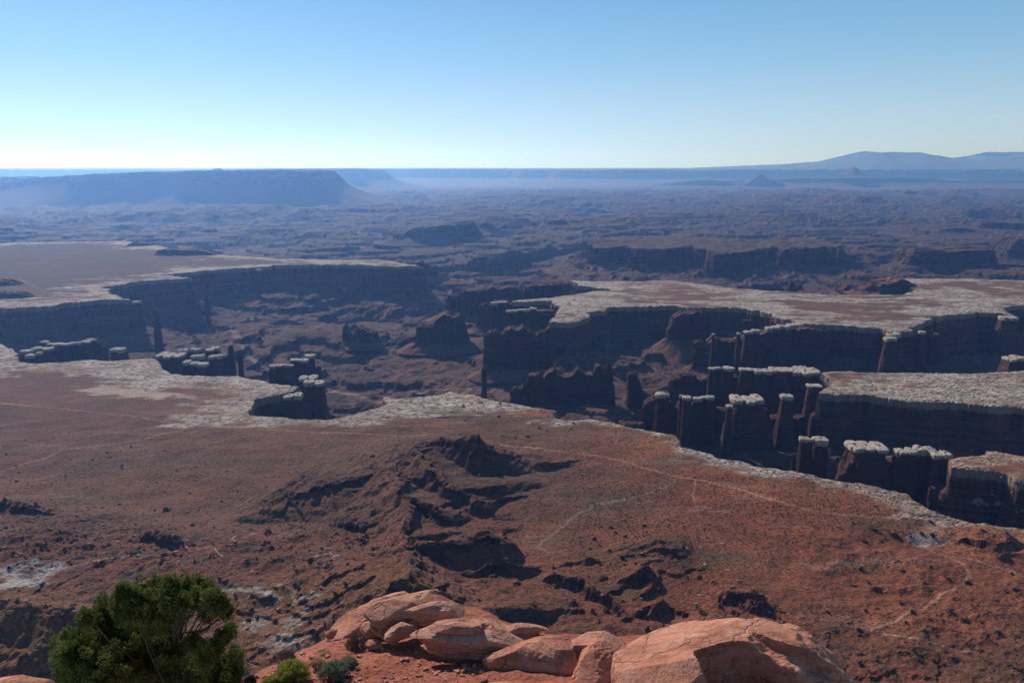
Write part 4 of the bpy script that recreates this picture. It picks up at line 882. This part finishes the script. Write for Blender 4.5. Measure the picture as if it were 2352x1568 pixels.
MSHR = leaf_mat("shrub_foliage", (0.022, 0.030, 0.012), (0.060, 0.070, 0.030), 0.1)
MYEL = leaf_mat("yellow_brush", (0.16, 0.15, 0.03), (0.36, 0.33, 0.08), 0.3)
MGRY = leaf_mat("grey_green_brush", (0.12, 0.13, 0.07), (0.30, 0.31, 0.19), 0.2)
MDRY = leaf_mat("dry_twigs", (0.13, 0.075, 0.06), (0.26, 0.17, 0.13), 0.0)
MSTR = leaf_mat("straw_grass", (0.30, 0.22, 0.11), (0.46, 0.36, 0.18), 0.2)
mb = MT("juniper_bark", 0.95); mb.col(mb.mix(mb.noise(mb.pos((6, 6, 1.2)), 1.0, 5, 0.7), (0.05, 0.038, 0.03), (0.15, 0.12, 0.10))); mb.bump(mb.noise(mb.pos((20, 20, 3)), 1.0, 4), 0.03); MBARK = mb.m
def leaves(name, C, Rr, per, size, mat, parent=None, rs_=None, aspect=2.2, up=0.4, tone=None, shell=0.5):
    """leaf sprays around clump centres C with radii Rr"""
    rr = rs_ or np.random.RandomState(1); n = len(C) * per
    idx = np.repeat(np.arange(len(C)), per)
    d = rr.randn(n, 3); d /= np.linalg.norm(d, axis=1)[:, None]
    r = shell + (1 - shell) * rr.rand(n) ** 0.6
    p = np.asarray(C)[idx] + d * (r * np.asarray(Rr)[idx])[:, None]
    ax = d * 0.7 + rr.randn(n, 3) * 0.5; ax[:, 2] += up; ax /= np.linalg.norm(ax, axis=1)[:, None]
    sd_ = np.cross(ax, rr.randn(n, 3)); sd_ /= np.linalg.norm(sd_, axis=1)[:, None]
    L = size * rr.uniform(.6, 1.5, n)[:, None]; Wd = L / aspect
    q = np.stack([p - sd_ * Wd * .5, p + ax * L * .5 - sd_ * Wd * .2 , p + ax * L, p + ax * L * .45 + sd_ * Wd * .6], 1).reshape(-1, 3)
    t = (tone[idx] if tone is not None else rr.rand(len(C))[idx]); t = np.repeat(t, 4)
    return mesh_np(name, q, np.arange(n * 4).reshape(-1, 4), mat, parent, attrs={"tone": ('FLOAT', t)})
def tubes(name, paths, mat, parent=None, sides=6):
    VV = []; FF = []; k = 0
    for P, r0, r1 in paths:
        P = np.asarray(P, float); m = len(P)
        for i in range(m):
            t = P[min(i + 1, m - 1)] - P[max(i - 1, 0)]; t /= np.linalg.norm(t) + 1e-9
            a = np.cross(t, [0.3, 0.2, 0.93]); a /= np.linalg.norm(a) + 1e-9; b_ = np.cross(t, a); r = r0 + (r1 - r0) * i / (m - 1)
            for j in range(sides):
                th = 2 * np.pi * j / sides; VV.append(P[i] + (a * math.cos(th) + b_ * math.sin(th)) * r)
        for i in range(m - 1):
            for j in range(sides):
                FF.append([k + i * sides + j, k + i * sides + (j + 1) % sides, k + (i + 1) * sides + (j + 1) % sides, k + (i + 1) * sides + j])
        k += m * sides
    return mesh_np(name, VV, FF, mat, parent, smooth=True)
def wander(a, b, n, amp, rr):
    t = np.linspace(0, 1, n)[:, None]; P = np.asarray(a) * (1 - t) + np.asarray(b) * t
    o = np.cumsum(rr.randn(n, 3), 0) * amp; o -= o[-1] * t; return P + o * 1.0
# the juniper below the ledge
def juniper():
    rr = np.random.RandomState(12); YD = 18.0; D = lambda u, v, dy=0: pd(u, v, YD + dy)
    foot = D(400, 1700, 0.3); foot[2] = 385.6
    root = empty("juniper_tree", foot)
    tag(root, "dense green juniper with bare twigs on its right side, below the ledge", "tree")
    BL = [(165,1490,34),(190,1462,30),(150,1515,22),(225,1430,36),(245,1395,30),(210,1500,42),(240,1535,45),(290,1385,34),(300,1425,42),(335,1362,32),(360,1400,40),(350,1345,20),(395,1352,26),(430,1340,24),(462,1350,22),(490,1368,20),(408,1378,26),
          (270,1470,46),(330,1460,44),(380,1440,34),(180,1545,34),(300,1520,46),(360,1505,42),(260,1565,44),(330,1565,46),(400,1545,42),(400,1490,24),(440,1520,34),(480,1500,26),(510,1515,30),(535,1515,20),(470,1550,40),(525,1550,30),(505,1385,18),(480,1400,16),(520,1395,14),
          (500,1478,14),(515,1455,14),(528,1440,10),(400,1408,24),(200,1410,14),(145,1490,18),(540,1535,16),(230,1600,50),(330,1620,55),(430,1610,50),(510,1600,40),(285,1350,14),(440,1370,18),(445,1468,14),(160,1560,22),(510,1580,26)]
    C = []; Rr = []; tn = []; limbs = []
    base = foot - np.array(foot); 
    hub = D(395, 1600, 0.2) - foot; hub2 = D(405, 1500, 0.1) - foot
    for (u, v, r) in BL:
        rad = r * YD / F * 0.95; v += 8
        dy = rr.uniform(-1.1, .9); c0 = D(u, v, dy) - foot
        start = hub if v > 1470 or u < 300 else hub2
        limbs.append((wander(start + rr.randn(3) * .08, c0, 9, .035, rr), 0.032, 0.010))
        m = max(12, int(r * 2.3))
        for k in range(m):
            o = rr.randn(3); o /= np.linalg.norm(o); o = o * rad * (rr.uniform(.2, 1.0) if rr.rand() < .8 else rr.uniform(1.0, 1.6)) * np.array([1, 1.3, 1])
            c = c0 + o; C.append(c); Rr.append(rr.uniform(.06, .16)); tn.append(rr.rand())
            if rr.rand() < .3: limbs.append((wander(c0, c, 5, .02, rr), 0.016, 0.006))
    C = np.array(C); Rr = np.array(Rr)
    leaves("foliage", C, Rr, 80, 0.06, MJUN, root, rr, aspect=1.7, up=0.7, tone=np.array(tn), shell=0.3)
    tr = [(wander(np.array([0.1, 0, -0.2]), hub, 8, .03, rr), 0.24, 0.16), (wander(hub, hub2, 8, .03, rr), 0.16, 0.09), (wander(hub2, D(412, 1395, .1) - foot, 10, .03, rr), 0.08, 0.035)]
    tubes("trunk", tr, MBARK, root, 10)
    # limbs and the bare, half-dead right side
    for a, b_, r in (((405,1500),(520,1470),.035),((410,1450),(500,1425),.03),((412,1440),(470,1385),.035),((410,1470),(440,1365),.035),((440,1480),(530,1460),.022),((415,1430),(385,1370),.03)):
        P = wander(D(*a, 0) - foot, D(*b_, 0.1) - foot, 10, .03, rr); limbs.append((P, r, r * .3))
        for k in range(26):
            s = P[rr.randint(2, 10)]; e = s + rr.randn(3) * np.array([.22, .2, .14]) + np.array([.05, 0, .1])
            limbs.append((wander(s, e, 5, .02, rr), 0.009, 0.003))
    tubes("limbs", limbs, MBARK, root, 5)
    return root
juniper()
def bush(name, u, v, wpx, label, mat, n=40, per=60, size=.03, hgt=.8, cat="shrub", asp=3.0, up=.8, stems=True):
    p = onsoil(u, v, 0.08); rr = np.random.RandomState(int(u + v)); w_ = wpx * p[1] / F * .55
    root = empty(name, p); tag(root, label, cat)
    C = []
    for i in range(n):
        a = rr.rand() * 6.28; q = math.sqrt(rr.rand()); C.append([math.cos(a) * q * w_, math.sin(a) * q * w_, w_ * hgt * (0.35 + .9 * math.sqrt(max(0, 1 - q * q)) * rr.uniform(.6, 1))])
    C = np.array(C)
    leaves("foliage", C, np.full(n, w_ * .22), per, size, mat, root, rr, aspect=asp, up=up, shell=.2)
    if stems: tubes("stems", [(wander(np.array([0, 0, -.08]) + rr.randn(3) * .02, c, 5, .01, rr), .007, .003) for c in C], MDRY, root, 4)
    return root
bush("rabbitbrush", 668, 1562, 76, "bright yellow-green rounded bush at the bottom of the soil ledge", MYEL, 60, 90, .045, .7, asp=5, up=1.4)
bush("rabbitbrush", 628, 1578, 44, "small yellow grass tuft beside the bright yellow-green bush, half out of frame", MYEL, 26, 70, .05, .6, asp=6, up=1.6)
bush("sagebrush", 765, 1558, 66, "grey-green bush on the soil, largest bush of the ledge", MGRY, 60, 90, .028, .85, asp=2.5)
bush("sagebrush", 796, 1534, 46, "pale grey-green upper half of the double bush on the soil", MGRY, 40, 80, .026, .7, asp=2.5)
bush("dry_bush", 822, 1495, 50, "dry brown-purple twiggy bush standing below the smooth dome", MDRY, 50, 40, .05, 1.0, asp=9, up=1.2)
bush("dry_bush", 655, 1520, 44, "low dry twiggy bush near the left edge of the soil ledge", MDRY, 40, 36, .045, .6, asp=9, up=.9)
bush("grass_tuft", 728, 1535, 26, "thin straw-coloured grass tuft left of the grey-green bush", MSTR, 20, 40, .06, 1.0, asp=12, up=2)
bush("grass_tuft", 745, 1506, 24, "faint straw grass tuft on the pale slope left of the dry bush", MSTR, 14, 24, .05, .4, asp=12, up=1.5)
bush("shrub", 575, 1568, 30, "small green leafy sprig at the bottom left end of the soil ledge", MSHR, 20, 60, .03, .6)
# shrub and boulder prototypes, then copies standing where the slopes carry them
def shrub_proto(k, detail):
    rr = np.random.RandomState(30 + k); n = 9 if detail else 5; C = rr.randn(n, 3) * np.array([.32, .32, .16]) + np.array([0, 0, .42])
    return leaves("shrub", C, rr.uniform(.25, .4, n), 60 if detail else 26, .22 if detail else .34, MSHR, None, rr, aspect=1.6, up=.3, shell=.3)
SHR = [shrub_proto(k, True) for k in range(4)]
MB1 = slab_material("boulder_red", (0.20, 0.10, 0.065), (0.32, 0.18, 0.12), 1.5, 0.4); MB2 = slab_material("boulder_grey", (0.20, 0.15, 0.12), (0.32, 0.25, 0.20), 1.5, 0.4)
def boulder_proto(k, mat):
    bm_ = bmesh.new(); bmesh.ops.create_icosphere(bm_, subdivisions=3, radius=1.0)
    V_ = np.array([v.co[:] for v in bm_.verts]); rr = np.random.RandomState(50 + k)
    for _ in range(9):                          # cleave planes for angular faces
        d = rr.randn(3); d /= np.linalg.norm(d); c = rr.uniform(.5, .85); h = V_ @ d; m = h > c; V_[m] -= np.outer(h[m] - c, d) * .92
    V_ *= [rr.uniform(.8, 1.3), rr.uniform(.7, 1.0), rr.uniform(.45, .8)]; V_ += fbm3(V_, .5, 3, k)[:, None] * .06 * V_
    for v, c in zip(bm_.verts, V_): v.co = c
    me = bpy.data.meshes.new("boulder"); bm_.to_mesh(me); bm_.free(); me.materials.append(mat)
    o = bpy.data.objects.new("boulder", me); sc.collection.objects.link(o); return o
BOU = [boulder_proto(k, MB1) for k in range(5)] + [boulder_proto(k + 5, MB2) for k in range(3)]
used = set()
def place(protos, name, p, size, label, cat, group, rr, sink=.25, flat=1.0):
    src = protos[rr.randint(len(protos))]
    if src not in used: o = src; used.add(src)
    else: o = src.copy(); sc.collection.objects.link(o)
    o.name = name; o.location = (p[0], p[1], p[2] - size * sink * .5)
    o.scale = (size * rr.uniform(.8, 1.2), size * rr.uniform(.8, 1.2), size * rr.uniform(.7, 1.1) * flat); o.rotation_euler = (rr.uniform(-.25, .25), rr.uniform(-.25, .25), rr.rand() * 6.28)
    tag(o, label, cat, group)
def surf(us, vs):                              # many sight lines at once -> points on the ground
    us = np.asarray(us, float); vs = np.asarray(vs, float); x = (us - 1176) / F; y = (784 - vs) / F
    Yc = math.cos(TH) + y * math.sin(TH); Zc = -math.sin(TH) + y * math.cos(TH)
    d = np.exp(np.linspace(math.log(240), math.log(2600), 520))[None]; zs = CAMH + (Zc / Yc)[:, None] * d; xs = (x / Yc)[:, None] * d
    g = terrain(xs.ravel(), np.broadcast_to(d, xs.shape).ravel(), False).reshape(xs.shape)
    h = zs < g; k = h.argmax(1); ok = h.any(1); i = np.arange(len(us))
    return np.stack([xs[i, k], np.broadcast_to(d, xs.shape)[i, k], g[i, k]], 1), ok
def scatter(protos, name, n, box, px, label, cat, group, seed, poly=None, **k):
    rr = np.random.RandomState(seed); u = rr.uniform(box[0], box[2], n); v = rr.uniform(box[1], box[3], n)
    s = (1.35 if name == 'boulder' else 1.1) * (px[0] + (px[1] - px[0]) * rr.rand(n) ** 2.5); P, ok = surf(u, v)
    for i in range(n):
        if ok[i]: place(protos, name, P[i], s[i] * P[i, 1] / F * .5, label, cat, group, rr, **k)
SB_, BB_ = SHR, BOU
scatter(SHR, "shrub", 60, (0,1150,560,1310), (6,16), "small dark green shrub on the rubbly brown slopes at the left", "shrub", "shrubs on the left slopes", 1)
scatter(SHR, "shrub", 46, (540,1280,950,1560), (8,22), "dark green shrub in the hollow between the juniper and the ledge", "shrub", "shrubs right of the juniper", 2)
scatter(SHR, "shrub", 30, (600,1180,960,1300), (6,14), "small dark shrub on the rust slope above the hollow", "shrub", "shrubs on the rust slope", 3)
scatter(SHR, "shrub", 50, (1900,1290,2352,1568), (8,20), "dark green shrub on the red gullied slopes at the lower right", "shrub", "shrubs at the lower right", 4)
scatter(SHR, "shrub", 22, (1330,1210,1500,1300), (6,13), "small dark shrub beside the broken ridge below the pale wash", "shrub", "shrubs by the broken ridge", 5)
scatter(SHR, "shrub", 26, (950,1310,1400,1430), (6,14), "small shrub on the dark scree behind the sandstone slabs", "shrub", "shrubs on the dark scree", 6)
scatter(SHR, "shrub", 20, (0,1010,560,1140), (5,11), "lone dark shrub on the open brown bench at the left", "shrub", "shrubs on the open left bench", 7)
scatter(SHR, "shrub", 30, (1030,918,1560,1010), (5,11), "dark shrub growing between the pale rocks of the near rim", "shrub", "shrubs on the near rim", 8)
scatter(SHR, "shrub", 12, (1980,1200,2300,1250), (8,18), "shrub near the end of the near rim at the right", "shrub", "shrubs at the right end of the rim", 9)
for (u, v, s, l, pr) in [(320,1278,15,"pale rounded boulder below the dark mound at the left",7),(365,1290,13,"brown boulder just right of the pale rounded one",2),(352,1415,16,"blocky reddish boulder at the foot of the shadowed slope",1),(720,1360,18,"tall pale boulder leaning on the rust slope",6),(695,1385,17,"pale boulder, largest on the slope left of the sandstone dome",5),
        (672,1395,14,"pale boulder between two others at the foot of the rust slope",6),(706,1402,14,"grey boulder just below the largest pale boulder",7),(640,1400,11,"low pale boulder left of the trio on the rust slope",5),(540,1245,14,"flat-topped boulder beside the pale wash",3),(600,1262,16,"slab-shaped boulder right of the pale wash",2),(270,1245,12,"slanted boulder on the mound at the left",1),(15,1150,15,"rounded boulder on the mound at the left frame edge",4)]:
    P, ok = surf([u], [v]); place([BOU[pr]], "boulder", P[0], s * P[0, 1] / F * .62, l, "boulder", None, np.random.RandomState(int(u)))
scatter(BOU, "boulder", 90, (0,1160,560,1300), (3,11), "small tan boulder on the rubbly brown slopes at the left", "boulder", "boulders on the left slopes", 11)
scatter(BOU, "boulder", 60, (560,1290,960,1470), (4,13), "grey-brown boulder on the slope between the juniper and the slabs", "boulder", "boulders right of the juniper", 12)
scatter(BOU, "boulder", 60, (0,1370,250,1568), (5,15), "reddish boulder on the shadowed hill left of the juniper", "boulder", "boulders on the shadowed hill", 13)
scatter(BOU, "boulder", 20, (715,1268,775,1310), (8,17), "pale grey boulder in the heap on the rust slope", "boulder", "boulders of the pale heap", 14, sink=.1)
scatter(BOU[5:], "boulder", 30, (2230,1130,2352,1200), (6,16), "pale block in the rockslide at the right frame edge", "boulder", "blocks of the rockslide", 15)
scatter(BOU, "boulder", 40, (1380,1230,1800,1420), (4,12), "brown block fallen from the broken ledges at the lower centre", "boulder", "blocks below the broken ledges", 16, flat=.6)
for o in SHR + BOU:
    if o not in used: bpy.data.objects.remove(o)
# thousands of small bushes on the middle and right benches, too many to count
def bench_brush():
    rr = np.random.RandomState(77); u = np.r_[rr.uniform(1300, 2352, 2600), rr.uniform(1900, 2352, 500), rr.uniform(780, 1560, 500)]; v = np.r_[rr.uniform(646, 760, 2600), rr.uniform(856, 925, 500), rr.uniform(905, 1000, 500)]
    x = (u - 1176) / F; y = (784 - v) / F; t = -CAMH / (-math.sin(TH) + y * math.cos(TH)); X = x * t; Y = (math.cos(TH) + y * math.sin(TH)) * t
    Z = terrain(X, Y, False); k = (Z > -5) & (fbm(X, Y, 120, 3, 5) > -.1); X, Y, Z = X[k], Y[k], Z[k]; s = rr.uniform(.7, 2.2, len(X)) * np.clip(Y / 2000, .55, 1.2) ** 1
    C = np.stack([X, Y, Z + s * .4], 1)
    un = np.r_[rr.uniform(0, 2300, 5200), rr.uniform(1300, 2200, 2600)]; vn = np.r_[rr.uniform(980, 1330, 5200), rr.uniform(1010, 1260, 2600)]
    x = (un - 1176) / F; y = (784 - vn) / F; t = -CAMH / (-math.sin(TH) + y * math.cos(TH)); X2 = x * t; Y2 = (math.cos(TH) + y * math.sin(TH)) * t; Z2 = terrain(X2, Y2, False); k = (Z2 > -3) & (fbm(X2, Y2, 140, 3, 15) > -.25); s2 = .25 + .75 * rr.rand(len(X2)) ** 3
    C = np.concatenate([C, np.stack([X2, Y2, Z2 + s2 * .3], 1)[k]]); s = np.r_[s, s2[k]]
    o = leaves("bench_brush", C, s, 14, 0.9, MSHR, None, rr, aspect=1.4, up=.2, shell=.2); tag(o, "scattered low brush dotting the pale benches", kind='stuff')
bench_brush()
# ------------------------------------------------------------------ haze
HZ = bpy.data.meshes.new("haze"); bm = bmesh.new(); bmesh.ops.create_cube(bm, size=1.0)
for v in bm.verts: v.co = Vector((v.co.x * 84000, 24000 + v.co.y * 48500, 400 + v.co.z * 1640))
bm.to_mesh(HZ); bm.free()
hz = bpy.data.objects.new("haze", HZ); sc.collection.objects.link(hz); hz['kind'] = 'stuff'; hz['label'] = 'pale blue haze filling the canyon air'
hm = bpy.data.materials.new("haze_air"); hm.use_nodes = True; t = hm.node_tree
for n in list(t.nodes):
    if n.type == 'BSDF_PRINCIPLED': t.nodes.remove(n)
pv = t.nodes.new("ShaderNodeVolumePrincipled"); pv.inputs["Color"].default_value = (0.20, 0.42, 1.0, 1); pv.inputs["Absorption Color"].default_value = (0.9, 0.95, 1, 1)
pv.inputs["Density"].default_value = 4.0e-5; pv.inputs["Anisotropy"].default_value = 0.55
t.links.new(pv.outputs[0], [n for n in t.nodes if n.type == 'OUTPUT_MATERIAL'][0].inputs["Volume"])
HZ.materials.append(hm)
